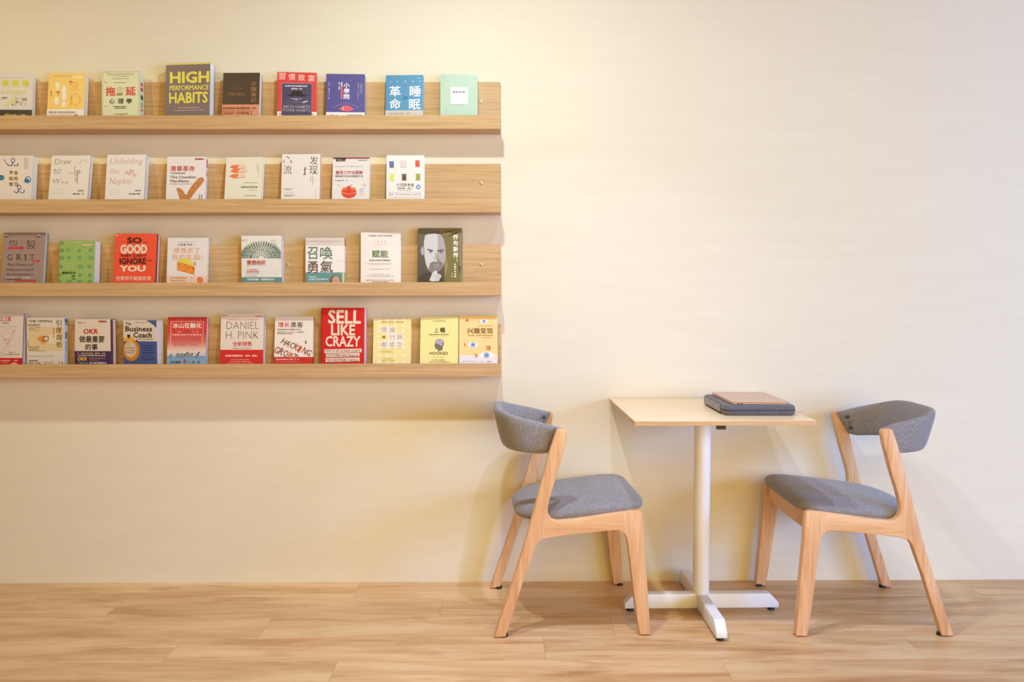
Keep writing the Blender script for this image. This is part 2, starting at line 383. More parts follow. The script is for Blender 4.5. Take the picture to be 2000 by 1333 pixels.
def make_chair():
    root = empty('dining_chair', (0, 0, 0))
    ox = 0.21
    rear = ([(-0.048, 0.004), (-0.019, 0.090), (0.026, 0.224), (0.064, 0.346), (0.098, 0.470), (0.122, 0.560), (0.1395, 0.628)]
            + arc((0.163, 0.698), (0.1670, 0.7110), (0.177, 0.7095), 3) + arc((0.195, 0.7065), (0.2040, 0.7050), (0.2015, 0.690), 3)
            + [(0.195, 0.655), (0.171, 0.568), (0.154, 0.515), (0.140, 0.466)] + arc((0.137, 0.448), (0.133, 0.426), (0.143, 0.412), 3)
            + [(0.1125, 0.3325)] + arc((0.110, 0.3315), (0.096, 0.322), (0.089, 0.296), 4)
            + [(0.057, 0.209), (0.023, 0.104), (-0.009, 0.004)])
    i_j1 = len(rear) - 3 - 5 - 1 - 1 + 0   # joint edge: (0.143,.412)->(.1125,.3325)
    rail = arc((0.143, 0.412), (0.150, 0.399), (0.172, 0.3985), 4) + [(0.236, 0.4045), (0.391, 0.4265)] + [(0.391, 0.3560)] + arc((0.388, 0.356), (0.380, 0.3640), (0.366, 0.3640), 3) + [(0.305, 0.359), (0.202, 0.349), (0.133, 0.339), (0.1125, 0.3325)]
    front = ([(0.391, 0.4265), (0.435, 0.4315)] + arc((0.440, 0.432), (0.4575, 0.432), (0.4580, 0.418), 4)
             + [(0.464, 0.313), (0.473, 0.208), (0.487, 0.004), (0.449, 0.004), (0.434, 0.102), (0.420, 0.222), (0.409, 0.313)]
             + arc((0.4075, 0.322), (0.404, 0.348), (0.391, 0.356), 4))
    def joint(poly, a, b):
        for i in range(len(poly)):
            p, q = poly[i], poly[(i + 1) % len(poly)]
            if (math.dist(p, a) < 1e-3 and math.dist(q, b) < 1e-3) or (math.dist(p, b) < 1e-3 and math.dist(q, a) < 1e-3): return i
        return -1
    sh = lambda pl: [(x - ox, z) for x, z in pl]
    for s in (-1, 1):
        def f(x, y, z, s=s):
            return (x, s * (0.2535 - y + 0.022 * x - 0.018 * (z / 0.7)), z)
        for nm, pl, mt, th, jn in (('rear_leg', rear, 'chair_v', 0.030, [((0.143, 0.412), (0.1125, 0.3325))]),
                                   ('side_rail', rail, 'chair_h', 0.0285, [((0.391, 0.4265), (0.391, 0.356)), ((0.1125, 0.3325), (0.143, 0.412))]),
                                   ('front_leg', front, 'chair_v', 0.032, [((0.391, 0.356), (0.391, 0.4265))])):
            sk = [joint(pl, a, b) for a, b in jn]
            lg = prism(nm, sh(pl), 0, th, M[mt], root, f, sk)
            if nm == 'rear_leg':
                p = f(-0.236, 0.020, 0.0); cyl('glide', (p[0] + 0.012, p[1], 0.0), 0.0145, 0.0095, M['rubber'], lg, 18, r2=0.0125)
            if nm == 'front_leg':
                p = f(0.26, 0.024, 0.0); cyl('glide', (p[0] + 0.004, p[1], 0.0), 0.0140, 0.0095, M['rubber'], lg, 18, r2=0.012)
    # curved aprons front and back
    def apron(name, x_end, bow, z0, z1, hw, th):
        vs, n = [], 14
        for i in range(n + 1):
            y = -hw + 2 * hw * i / n; b = bow * (1 - (y / hw) ** 2)
            for dx, z in ((0, z0), (th, z0), (th, z1), (0, z1)): vs.append((x_end + b + dx, y, z + 0.004 * (1 - (y / hw) ** 2)))
        fs = []
        for i in range(n):
            for k in range(4): fs.append((4 * i + k, 4 * i + (k + 1) % 4, 4 * i + 4 + (k + 1) % 4, 4 * i + 4 + k))
        fs += [(0, 1, 2, 3), (4 * n + 3, 4 * n + 2, 4 * n + 1, 4 * n)]
        o = mesh_obj(name, vs, fs, M['chair_h'], root, True); o.data.set_sharp_from_angle(angle=math.radians(40)); return o
    apron('front_apron', 0.214, 0.012, 0.360, 0.421, 0.217, 0.022)
    apron('rear_apron', -0.112, -0.012, 0.343, 0.378, 0.222, 0.020)
    # seat cushion
    def cushion():
        xc, L = 0.045, 0.2245
        NT_, vs, rings = 64, [], []
        prof = [(0.0, 0.0), (0.55, 0.0), (0.86, 0.0005), (0.95, 0.003), (0.985, 0.008), (1.0, 0.015), (1.0, 0.022), (0.990, 0.030), (0.965, 0.0365), (0.92, 0.043), (0.84, 0.0485), (0.65, 0.054), (0.35, 0.0575), (0.0, 0.0585)]
        for (q, zz) in prof[1:-1]:
            ring = []
            for j in range(NT_):
                a = 2 * math.pi * j / NT_; ca, sa = math.cos(a), math.sin(a)
                e = 2 / (6.5 if ca > 0 else 3.6)
                u = math.copysign(abs(ca) ** e, ca); v = math.copysign(abs(sa) ** e, sa)
                hwid = 0.2245 + 0.010 * u
                # back end rounder
                if u < 0: v *= 1 - 0.10 * u * u; 
                x = xc + L * u * q; y = hwid * v * q
                z = 0.3755 + 0.103 * (x + 0.178) + zz
                ring.append((x, y, z))
            rings.append(ring)
        vs = [(xc, 0, 0.3755 + 0.103 * (xc + 0.178))] + [p for r_ in rings for p in r_] + [(xc, 0, 0.3755 + 0.103 * (xc + 0.178) + 0.0585)]
        fs = [(0, 1 + (j + 1) % NT_, 1 + j) for j in range(NT_)]
        for k in range(len(rings) - 1):
            for j in range(NT_):
                a_ = 1 + k * NT_; fs.append((a_ + j, a_ + (j + 1) % NT_, a_ + NT_ + (j + 1) % NT_, a_ + NT_ + j))
        last = 1 + (len(rings) - 1) * NT_; fs += [(last + j, last + (j + 1) % NT_, len(vs) - 1) for j in range(NT_)]
        return mesh_obj('seat_cushion', vs, fs, M['fabric'], root, True)
    cushion()
    # wrapped backrest
    def backrest():
        NTt, NP = 56, 28
        vs = []
        for i in range(NTt + 1):
            t = -1 + 2 * i / NTt                       # -1 near end .. 1 far end
            a = t * math.pi / 2; e = 2 / 3.9
            cx = abs(math.cos(a)) ** e; sy = math.copysign(abs(math.sin(a)) ** e, math.sin(a)) if t else 0
            if abs(t) == 1: cx = 0
            eb = 2 / 2.9
            cb = abs(math.cos(a)) ** eb if abs(t) < 1 else 0; sb = math.copysign(abs(math.sin(a)) ** eb, math.sin(a)) if t else 0
            B_ = Vector((-0.066 - 0.157 * cb, 0.196 * sb, 0.6165 + 0.008 * cb)); T_ = Vector((-0.012 - 0.242 * cx, 0.203 * sy, 0.7150 + 0.050 * cx ** 1.3))
            eg = 1 - abs(t)
            if eg < 0.06:
                qq = (1 - eg / 0.06) ** 2; T_ += Vector((-0.005 * qq, 0, -0.006 * qq)); B_ += Vector((-0.003 * qq, 0, 0.003 * qq))
            # outward normal in plan from the superellipse
            d = 0.01; a2 = min(max(t + d, -1), 1) * math.pi / 2; a1 = min(max(t - d, -1), 1) * math.pi / 2
            q = lambda aa: Vector((-0.19 * abs(math.cos(aa)) ** e, 0.2 * math.copysign(abs(math.sin(aa)) ** e, math.sin(aa)), 0))
            tg = q(a2) - q(a1); tg.normalize(); nrm = Vector((-tg.y, tg.x, 0))
            if nrm.dot(q(a)) < 0: nrm = -nrm
            k = 1.0
            edge = 1 - abs(t)
            if edge < 0.06: k = math.sqrt(max(0, 1 - (1 - edge / 0.06) ** 2)) * 0.45 + 0.55
            half = 0.0155 * k
            hk = 0.5 - (0.5 - 0.5 * 0.94) * (1 - k) / 0.45 if k < 1 else 0.5
            for j in range(NP):
                ph = 2 * math.pi * j / NP; c_, s_ = math.cos(ph), math.sin(ph)
                cc = math.copysign(abs(c_) ** 0.55, c_); ss = math.copysign(abs(s_) ** 0.55, s_)
                ce = B_.lerp(T_, 0.5 + hk * ss)
                vs.append(ce + nrm * (half * cc - half))
        fs = []
        for i in range(NTt):
            for j in range(NP): fs.append((i * NP + j, i * NP + (j + 1) % NP, (i + 1) * NP + (j + 1) % NP, (i + 1) * NP + j))
        fs.append(tuple(range(NP))); fs.append(tuple(range(NTt * NP, (NTt + 1) * NP))[::-1])
        b = mesh_obj('backrest', vs, fs, M['fabric'], root, True)
        for s in (-1, 1):
            for (bx, bz) in ((-0.048, 0.692), (-0.060, 0.650)):
                c = cyl('button', (bx, s * 0.1655 - 0.003 * (s > 0), bz), 0.0078, 0.0045 if s > 0 else 0.0045, M['button'], b, 18, 'y', 0.0015)
    backrest()
    return root

def copy_tree(o, parent=None):
    c = o.copy(); COL.objects.link(c)
    if parent: c.parent = parent
    for ch in list(o.children): copy_tree(ch, c)
    return c
ch1 = make_chair()
ch2 = copy_tree(ch1)
ch1.location = (0.1973, -0.2915, 0); ch1.rotation_euler = (0, 0, math.radians(2.9))
ch2.location = (1.2625, -0.302, 0); ch2.rotation_euler = (0, 0, math.radians(180 - 1.6))
for c, lab in ((ch1, 'beech chair with grey cushion left of the table, its curved back towards the book ledges'),
               (ch2, 'beech chair with grey cushion right of the table, two dark buttons on its backrest')):
    c['label'] = lab; c['category'] = 'chair'; c['group'] = 'upholstered chairs at the table'

# ------------------------------------------------------------------ books
_glyph = {}
def glyphs(s, b, sh):
    """outline text turned into flat triangles: (verts Nx2, faces); heavier weights repeat the outline a little to each side"""
    key = (s, b, sh)
    if key not in _glyph:
        c = D.curves.new('lettering', 'FONT'); c.body = s; c.size = 1.0; c.resolution_u = 2; c.shear = sh
        c.fill_mode = 'FRONT'
        if b < 0: c.offset = b
        o = D.objects.new('lettering', c); COL.objects.link(o)
        bpy.context.view_layer.update()
        me = o.evaluated_get(bpy.context.evaluated_depsgraph_get()).to_mesh()
        v = np.array([(p.co.x, p.co.y) for p in me.vertices]); f = [tuple(p.vertices) for p in me.polygons]
        o.to_mesh_clear(); D.objects.remove(o); D.curves.remove(c)
        if b > 0 and len(v):
            d = b
            sh_ = [(d, d), (-d, d), (d, -d), (-d, -d)] if b < .015 else [(d, 0), (-d, 0), (0, d), (0, -d), (.7 * d, .7 * d), (-.7 * d, .7 * d), (.7 * d, -.7 * d), (-.7 * d, -.7 * d)]
            v = [v + np.array(q) for q in sh_]
        _glyph[key] = (v if isinstance(v, list) else [v], f)
    return _glyph[key]

BK, WH_, RED, YEL = (40, 36, 36), (244, 240, 236), (206, 44, 40), (222, 200, 70)
rng = random.Random(11)

class Book:
    def __init__(s, label, shelf, loc, W, H, T, yaw, lean, hl, quad, cover_c, spine='L', pages=None, spine_c=None, inner=None, back_c=None, group_i=0):
        s.W, s.H, s.T, s.hl, s.q = W, H, T, hl, quad
        s.v, s.f, s.c, s.k = [], [], [], 0; s.off = 0.0003
        r = s.r = empty('book', loc, (0, 0, 0), label, 'book', ['books on the uppermost ledge', 'books on the second ledge', 'books on the third ledge', 'books on the lowest ledge'][shelf])
        r.rotation_euler = (math.radians(-lean), 0, math.radians(yaw))
        w2 = W / 2; cm = cover(cover_c); t = 0.0007
        fc = box('front_cover', (-w2, -T, 0), (w2, -T + t, H), cm, r)
        box('back_cover', (-w2, -t, 0), (w2, 0, H), cover(back_c or cover_c), r)
        sm = cover(spine_c or cover_c)
        if spine == 'L':
            box('spine', (-w2, -T + t, 0), (-w2 + t, -t, H), sm, r); px = (-w2 + t, w2 - 0.0012)
        else:
            box('spine', (w2 - t, -T + t, 0), (w2, -t, H), sm, r); px = (-w2 + 0.0012, w2 - t)
        y0 = -T + t
        if inner:
            ic, it = inner
            box('flyleaf', (px[0], y0, 0.0005), (w2 - 0.0002 if spine == 'L' else px[1], y0 + it, H - 0.0006), cover(ic), r); y0 += it
        pm = M['paper'] if pages is None else cover(pages)
        box('page_block', (px[0], y0, 0.001), (px[1], -t, H - 0.0016), pm, r)
        s.spine = spine
    def uv(s, zx, zy):
        TLx, TRx, yt, BLx, BRx, yb = s.q
        v = (zy - yt) / (yb - yt); xl = TLx + (BLx - TLx) * v; xr = TRx + (BRx - TRx) * v
        return (-s.W / 2 + (zx - xl) / (xr - xl) * s.W, s.H - (s.H - s.hl) * v)
    def add(s, pts, faces, cols, clip=True):
        y = -s.T - s.off - s.k * 0.00003; s.k += 1
        n = len(s.v)
        w2 = s.W / 2 - 0.0004
        for p in pts:
            x, z = s.uv(*p)
            if clip: x = min(max(x, -w2), w2); z = min(max(z, 0.001), s.H - 0.0005)
            s.v.append((x, y, z))
        for f in faces: s.f.append(tuple(i + n for i in f)); s.c.append([cols[i] if isinstance(cols, list) else cols for i in f])
    def rect(s, x0, y0, x1, y1, c, c2=None):
        cols = c if c2 is None else [c, c, c2, c2]
        s.add([(x0, y0), (x1, y0), (x1, y1), (x0, y1)], [(0, 1, 2, 3)], cols)
    def poly(s, pts, c): s.add(pts, [tuple(range(len(pts)))], c)
    def ell(s, cx, cy, rx, ry, c, n=20, c2=None):
        p = [(cx, cy)] + [(cx + rx * math.cos(2 * math.pi * i / n), cy + ry * math.sin(2 * math.pi * i / n)) for i in range(n)]
        s.add(p, [(0, i + 1, (i + 1) % n + 1) for i in range(n)], c if c2 is None else [c] + [c2] * n)
    def ring(s, cx, cy, rx, ry, w, c, n=20, a0=0, a1=360):
        full = a1 - a0 >= 360; m = n if full else n + 1; p = []
        for i in range(m):
            a = math.radians(a0 + (a1 - a0) * i / n)
            p += [(cx + rx * math.cos(a), cy + ry * math.sin(a)), (cx + (rx - w) * math.cos(a), cy + (ry - w) * math.sin(a))]
        s.add(p, [(2 * i, 2 * ((i + 1) % m), 2 * ((i + 1) % m) + 1, 2 * i + 1) for i in range(n)], c)
    def line(s, pts, w, c):
        for a, b in zip(pts, pts[1:]):
            dx, dy = b[0] - a[0], b[1] - a[1]; L = math.hypot(dx, dy) or 1; nx, ny = -dy / L * w / 2, dx / L * w / 2
            ex, ey = dx / L * w * .3, dy / L * w * .3
            s.k -= 1 if s.k else 0
            s.add([(a[0] + nx - ex, a[1] + ny - ey), (b[0] + nx + ex, b[1] + ny + ey), (b[0] - nx + ex, b[1] - ny + ey), (a[0] - nx - ex, a[1] - ny - ey)], [(0, 1, 2, 3)], c)
        s.k += 1
    def txt(s, t, x0, y0, x1, y1, c, b=0.0, sh=0.0, shear_px=0.0):
        v, f = glyphs(t, b, sh)
        if not len(v[0]): return
        al = np.concatenate(v); mn, mx = al.min(0), al.max(0); sc = mx - mn; sc[sc == 0] = 1
        for w in v:
            u = (w - mn) / sc
            s.add([(x0 + p[0] * (x1 - x0) , y1 + p[1] * (y0 - y1) + shear_px * p[0]) for p in u], f, c)
    def vtxt(s, t, x0, y0, x1, y1, c, b=0.0):
        n = len(t); h = (y1 - y0) / n
        for i, ch in enumerate(t):
            if ch != ' ': s.txt(ch, x0, y0 + i * h + h * .06, x1, y0 + (i + 1) * h - h * .06, c, b)
    def dash(s, x0, y0, x1, y1, c, n=None, gap=.28, vertical=False):
        """marks standing for print too small to read"""
        L = (y1 - y0) if vertical else (x1 - x0); hgt = (x1 - x0) if vertical else (y1 - y0)
        n = n or max(2, int(L / (abs(hgt) * 1.05)))
        p, f = [], []
        for i in range(n):
            a = L * i / n; b = a + L / n * (1 - gap * rng.uniform(.5, 1.5))
            if rng.random() < 0.06: continue
            k = len(p); j = hgt * rng.uniform(0, .2)
            q = [(a, j), (b, j), (b, hgt - j * .6), (a, hgt - j * .6)]
            p += [(x0 + v_, y0 + u_) if vertical else (x0 + u_, y0 + v_) for u_, v_ in q]; f.append((k, k + 1, k + 2, k + 3))
        if p: s.add(p, f, c)
    def band(s, zy, c, zy1=None, name='paper_band'):
        """paper strip wrapped round the book, from the shelf up to sheet height zy"""
        _, z = s.uv((s.q[0] + s.q[1]) / 2, zy); z0 = 0.0003 if zy1 is None else s.uv(0, zy1)[1]
        w2 = s.W / 2 + 0.0004; y = -s.T - s.off
        box(name, (-w2, y - 0.0003, z0), (w2, y + 0.0002, z), cover(c), s.r)
        sx = -w2 if s.spine == 'L' else w2 - 0.0003
        box(name + '_side', (sx, y + 0.0002, z0), (sx + 0.0003, 0.0, z), cover(c), s.r)
        s.off += 0.0005; s.k = 0
    def side(s, zy0, zy1, f0, f1, c):
        """mark on the right-hand spine"""
        z1, z0 = s.uv(0, zy0)[1], s.uv(0, zy1)[1]
        x = s.W / 2 + 0.00025
        n = len(s.v); s.v += [(x, -s.T + s.T * f0, z0), (x, -s.T + s.T * f1, z0), (x, -s.T + s.T * f1, z1), (x, -s.T + s.T * f0, z1)]
        s.f.append((n, n + 1, n + 2, n + 3)); s.c.append([c] * 4)
    def done(s):
        if not s.v: return
        me = D.meshes.new('cover_print'); me.from_pydata(s.v, [], s.f)
        at = me.color_attributes.new('ink', 'FLOAT_COLOR', 'CORNER')
        flat = []
        for cc in s.c:
            for c in cc: flat += [*lin(c), 1.0]
        at.data.foreach_set('color', flat); me.materials.append(M['print']); me.update()
        o = D.objects.new('cover_print', me); COL.objects.link(o); o.parent = s.r; o['kind'] = 'stuff'

G = {
    'a1': (0, (-1.9174, -0.0372, 1.8199), 0.1483, 0.2086, 0.021, 1.14, 5.25, 0.0438, (-95, 495, 262, -105, 495, 906)),
    'a2': (0, (-1.7071, -0.0446, 1.8199), 0.1425, 0.2097, 0.0258, -0.32, 7.89, 0.0399, (755, 1308, 255, 712, 1285, 906)),
    'a3': (0, (-1.4937, -0.0294, 1.8199), 0.1478, 0.2118, 0.0345, -2.14, 2.42, 0.0421, (145, 715, 235, 150, 727, 906)),
    'a4': (0, (-1.2299, -0.042, 1.8199), 0.1774, 0.2418, 0.0365, -5.05, 4.78, 0.0359, (1130, 1785, 105, 1100, 1795, 906)),
    'a5': (0, (-1.0305, -0.0449, 1.8199), 0.1427, 0.209, 0.027, -1.03, 7.71, 0.039, (148, 778, 200, 120, 760, 937)),
    'a6': (0, (-0.8163, -0.038, 1.8199), 0.1501, 0.2115, 0.0212, 4.25, 4.23, 0.043, (1078, 1758, 183, 1085, 1775, 937)),
    'a7': (0, (-0.6275, -0.0411, 1.8199), 0.1493, 0.2045, 0.0237, 2.75, 5.8, 0.0412, (150, 818, 215, 150, 830, 937)),
    'a8': (0, (-0.3985, -0.0503, 1.8199), 0.1456, 0.2022, 0.0216, -1.37, 9.21, 0.0392, (1200, 1840, 240, 1170, 1832, 937)),
    'a9': (0, (-0.1863, -0.0441, 1.8199), 0.1456, 0.2043, 0.024, 0.73, 7.56, 0.0398, (537, 1180, 222, 530, 1188, 937)),
    'b1': (1, (-1.9217, -0.0425, 1.5022), 0.1536, 0.208, 0.0305, -1.29, 6.83, 0.0361, (-110, 575, 215, -130, 540, 969)),
    'b2': (1, (-1.7048, -0.0574, 1.5022), 0.1541, 0.2126, 0.0196, -1.76, 11.18, 0.036, (905, 1578, 215, 832, 1515, 969)),
    'b3': (1, (-1.4847, -0.051, 1.5022), 0.1534, 0.2126, 0.0266, -1.77, 9.24, 0.0348, (175, 850, 200, 130, 805, 969)),
    'b4': (1, (-1.2539, -0.0459, 1.5022), 0.1517, 0.2072, 0.0184, 0.56, 8.18, 0.0377, (1215, 1895, 232, 1190, 1870, 969)),
    'b5': (1, (-1.0281, -0.0555, 1.5022), 0.1451, 0.2053, 0.0178, -1.87, 10.62, 0.036, (378, 1018, 245, 335, 978, 969)),
    'b6': (1, (-0.8054, -0.0464, 1.5022), 0.1507, 0.2152, 0.0232, -0.51, 8.35, 0.0357, (100, 765, 190, 75, 750, 969)),
    'b7': (1, (-0.6108, -0.0504, 1.5022), 0.1443, 0.2038, 0.0197, -0.92, 9.44, 0.0358, (985, 1620, 245, 955, 1605, 969)),
    'b8': (1, (-0.3981, -0.0449, 1.5022), 0.1474, 0.2102, 0.023, 0.83, 7.77, 0.0356, (118, 682, 180, 107, 682, 838)),
    'c1': (2, (-1.8975, -0.0494, 1.1822), 0.1616, 0.2325, 0.0217, -0.48, 9.27, 0.0335, (75, 780, 130, 10, 735, 995)),
    'c2': (2, (-1.6761, -0.0423, 1.1822), 0.1415, 0.1965, 0.0378, -3.03, 6.15, 0.0321, (1050, 1640, 270, 1010, 1640, 995)),
    'c3': (2, (-1.4567, -0.0477, 1.1822), 0.1662, 0.2259, 0.0266, -0.9, 8.56, 0.0321, (230, 945, 150, 175, 925, 995)),
    'c4': (2, (-1.2574, -0.0471, 1.1822), 0.1571, 0.2117, 0.0155, 1.1, 8.31, 0.0337, (1140, 1835, 220, 1105, 1818, 995)),
    'c5': (2, (-0.9651, -0.0256, 1.1822), 0.1574, 0.218, 0.027, 0.21, 1.98, 0.0343, (243, 830, 158, 243, 862, 862)),
    'c6': (2, (-0.7156, -0.0351, 1.1822), 0.1517, 0.2087, 0.0249, 2.03, 4.21, 0.0329, (1203, 1785, 190, 1212, 1800, 862)),
    'c7': (2, (-0.4974, -0.0441, 1.1822), 0.1553, 0.2307, 0.024, 2.6, 6.75, 0.0315, (157, 635, 148, 150, 645, 762)),
    'c8': (2, (-0.265, -0.0448, 1.1822), 0.1727, 0.2468, 0.024, -0.68, 7.77, 0.0308, (855, 1390, 100, 848, 1386, 762)),
    'd1': (3, (-1.9854, -0.0413, 0.8659), 0.1695, 0.2305, 0.0325, -1.61, 6.24, 0.0294, (-310, 382, 185, -330, 360, 1017)),
    'd2': (3, (-1.8186, -0.0271, 0.8659), 0.1464, 0.2137, 0.0299, -0.56, 2.33, 0.03, (435, 1030, 258, 440, 1050, 1017)),
    'd3': (3, (-1.6231, -0.0301, 0.8659), 0.1463, 0.2077, 0.0413, -4.42, 1.71, 0.0307, (1210, 1782, 282, 1220, 1808, 1017)),
    'd4': (3, (-1.4331, -0.0305, 0.8659), 0.1388, 0.2037, 0.0444, -6.07, 1.3, 0.0308, (182, 695, 298, 172, 745, 1017)),
    'd5': (3, (-1.2642, -0.0447, 0.8659), 0.1527, 0.2142, 0.0228, 0.6, 7.79, 0.0277, (910, 1530, 250, 870, 1520, 1017)),
    'd6': (3, (-1.0455, -0.0425, 0.8659), 0.1691, 0.2278, 0.0281, -0.93, 6.94, 0.0271, (185, 875, 190, 162, 862, 1017)),
    'd7': (3, (-0.8432, -0.0469, 0.8659), 0.152, 0.2161, 0.0214, -0.22, 8.63, 0.0267, (1065, 1690, 240, 1040, 1672, 1017)),
    'd8': (3, (-0.6446, -0.0389, 0.8659), 0.1738, 0.2492, 0.0373, -5.29, 3.75, 0.0276, (235, 908, 98, 215, 940, 1017)),
    'd9': (3, (-0.4562, -0.0487, 0.8659), 0.1487, 0.2078, 0.0224, -1.03, 8.87, 0.0258, (1085, 1690, 270, 1060, 1682, 1017)),
    'e1': (3, (-0.2694, -0.0497, 0.8659), 0.1503, 0.2135, 0.023, -2.11, 8.73, 0.0254, (265, 882, 245, 248, 870, 1017)),
    'e2': (3, (-0.1152, -0.043, 0.8659), 0.1521, 0.2178, 0.0242, 0.15, 7.45, 0.025, (890, 1510, 225, 888, 1518, 1017))}
def B(k, label, c, **kw):
    g = G[k]; return Book(label, *g, c, **kw)

# ---- uppermost ledge
b = B('a1', 'white book with yellow characters, cut by the left picture edge on the top ledge', (226, 218, 214), spine='L')
for x in (35, 185, 335): b.poly([(x, 365), (x + 100, 360), (x + 100, 455), (x, 460)], (222, 214, 90)); b.rect(x + 12, 408, x + 88, 418, (196, 186, 70))
b.dash(20, 520, 400, 575, (220, 214, 130), 5); b.line([(415, 400), (412, 470)], 6, (120, 118, 90)); b.dash(-60, 325, 350, 333, (196, 188, 180))
b.dash(10, 625, 125, 643, BK); b.dash(10, 652, 110, 664, (170, 160, 150)); b.poly([(60, 770), (90, 765), (270, 650), (240, 635), (200, 640)], (228, 220, 130))
b.line([(240, 630), (262, 655)], 9, BK); b.ring(280, 610, 60, 34, 4, (200, 190, 180)); b.ell(262, 702, 28, 22, (160, 152, 130)); b.rect(340, 640, 415, 680, (164, 156, 130)); b.ell(195, 742, 18, 16, (164, 156, 140))
b.rect(316, 690, 326, 750, (140, 132, 120)); b.ring(365, 735, 32, 40, 5, (190, 182, 176)); b.ring(240, 748, 16, 18, 5, (180, 172, 166))
b.band(820, (70, 62, 46)); b.dash(80, 872, 145, 884, (180, 160, 70)); b.dash(75, 892, 405, 908, (236, 214, 90)); b.done()

b = B('a2', 'bright yellow book with red umbrellas and white rabbits over a white foot band', (246, 206, 112))
b.dash(820, 298, 1095, 308, (150, 110, 40), 40); b.rect(1110, 300, 1265, 345, (238, 212, 130))
for x, y in ((1085, 400), (893, 560)):
    b.ring(x, y, 30, 22, 22, (196, 44, 50), 14, 180, 360); b.line([(x, y - 4), (x - 6, y + 46)], 7, (120, 50, 40))
for x, y, w, h in ((885, 460, 34, 52), (985, 520, 36, 56), (985, 620, 38, 56), (870, 690, 36, 58), (978, 745, 34, 50)):
    b.ell(x, y, w, h, (244, 238, 224)); b.ell(x - w * .5, y - h * .75, 9, 26, (244, 238, 224)); b.ell(x + w * .3, y - h * .8, 9, 26, (244, 238, 224)); b.ell(x + w * .2, y, 5, 5, (150, 140, 130)); b.ell(x + w * .2, y + 22, 5, 5, (170, 150, 130))
for y in (430, 490): b.ring(1150, y, 50, 26, 5, (232, 170, 70))
b.ring(1160, 660, 70, 90, 6, (232, 176, 70)); b.dash(1080, 600, 1090, 760, (224, 160, 60), vertical=True); b.dash(780, 515, 795, 612, (110, 80, 40), 5, vertical=True)
b.band(815, (240, 234, 232)); b.dash(745, 845, 1165, 872, (120, 110, 108), 14); b.dash(745, 884, 1130, 898, (206, 120, 120), 30); b.ring(1165, 910, 28, 20, 20, (150, 60, 60), 12, 180, 360); b.done()

b = B('a3', 'pale green book with two large red characters flanking a medallion, top ledge', (228, 230, 196), spine='R')
b.ring(1, 1, 0, 0, 0, BK, 3)
for p in ([(160, 240), (700, 238), (700, 246), (160, 248)], [(160, 240), (166, 240), (166, 900), (160, 900)], [(706, 238), (712, 238), (716, 900), (710, 900)]): b.poly(p, (176, 180, 150))
b.txt('PROCRASTINATION', 232, 264, 628, 296, (158, 140, 110)); b.dash(300, 308, 555, 318, (160, 150, 124), 24); b.dash(300, 340, 570, 352, (170, 160, 134), 22); b.dash(335, 400, 530, 412, (150, 110, 90), 12)
b.txt('拖', 205, 468, 358, 608, (216, 44, 34), .02); b.txt('延', 510, 470, 668, 606, (216, 44, 34), .02)
b.ring(432, 510, 44, 40, 5, (186, 130, 110)); b.txt('?', 424, 492, 442, 528, (186, 120, 100)); b.dash(380, 560, 490, 604, (170, 110, 80), 5)
b.txt('心', 265, 652, 345, 726, (50, 44, 36), .01); b.txt('理', 395, 652, 485, 726, (50, 44, 36), .01); b.txt('學', 525, 652, 612, 726, (50, 44, 36), .01)
b.dash(325, 764, 540, 780, (100, 84, 64), 16); b.dash(350, 790, 520, 804, (100, 84, 64), 16); b.dash(335, 878, 560, 892, (150, 140, 100), 18); b.ell(445, 912, 16, 8, (90, 70, 50))
for y in (398, 762): b.dash(185, y, 235, y + 10, (190, 120, 100), 5)
b.side(390, 445, .3, .8, (206, 90, 70)); b.side(465, 525, .3, .8, (214, 60, 44)); b.side(580, 655, .3, .8, (70, 66, 54)); b.side(690, 770, .4, .7, (140, 150, 110)); b.side(795, 830, .3, .8, (214, 120, 80)); b.done()

b = B('a4', 'tall thick grey-brown paperback with huge yellow capitals on the uppermost ledge', (128, 108, 106), pages=(244, 240, 236))
b.rect(1100, 100, 1800, 128, (222, 212, 80)); b.txt('HIGH', 1183, 232, 1774, 412, (232, 218, 84), .035); b.txt('PERFORMANCE', 1178, 442, 1772, 518, (236, 222, 96), .02); b.txt('HABITS', 1168, 545, 1764, 718, (232, 218, 84), .03)
b.txt('How Extraordinary', 1305, 770, 1640, 800, (226, 214, 208)); b.txt('People Become That Way', 1238, 812, 1700, 838, (226, 214, 208)); b.done()

b = B('a5', 'dark brown book with copper lettering and a salmon paper band, top ledge', (84, 66, 52), pages=(244, 240, 232))
b.dash(300, 430, 445, 446, (120, 88, 66)); b.dash(260, 462, 500, 482, (120, 88, 66)); b.dash(340, 500, 430, 512, (124, 92, 70)); b.txt('RYDER CARROLL', 228, 545, 524, 598, (160, 112, 82), .01)
b.vtxt('子彈筆記', 620, 358, 718, 715, (178, 128, 80))
b.dash(330, 640, 380, 655, (110, 82, 60)); b.band(750, (220, 148, 116)); b.dash(140, 796, 715, 832, (120, 62, 44), 17)
b.line([(160, 858), (140, 858), (140, 935), (160, 935)], 8, (96, 44, 36)); b.line([(610, 858), (630, 858), (630, 930), (610, 930)], 8, (96, 44, 36)); b.line([(160, 856), (610, 856)], 5, (96, 44, 36)); b.txt('BULLET • JOURNAL', 165, 872, 602, 936, (100, 46, 38), .02); b.done()

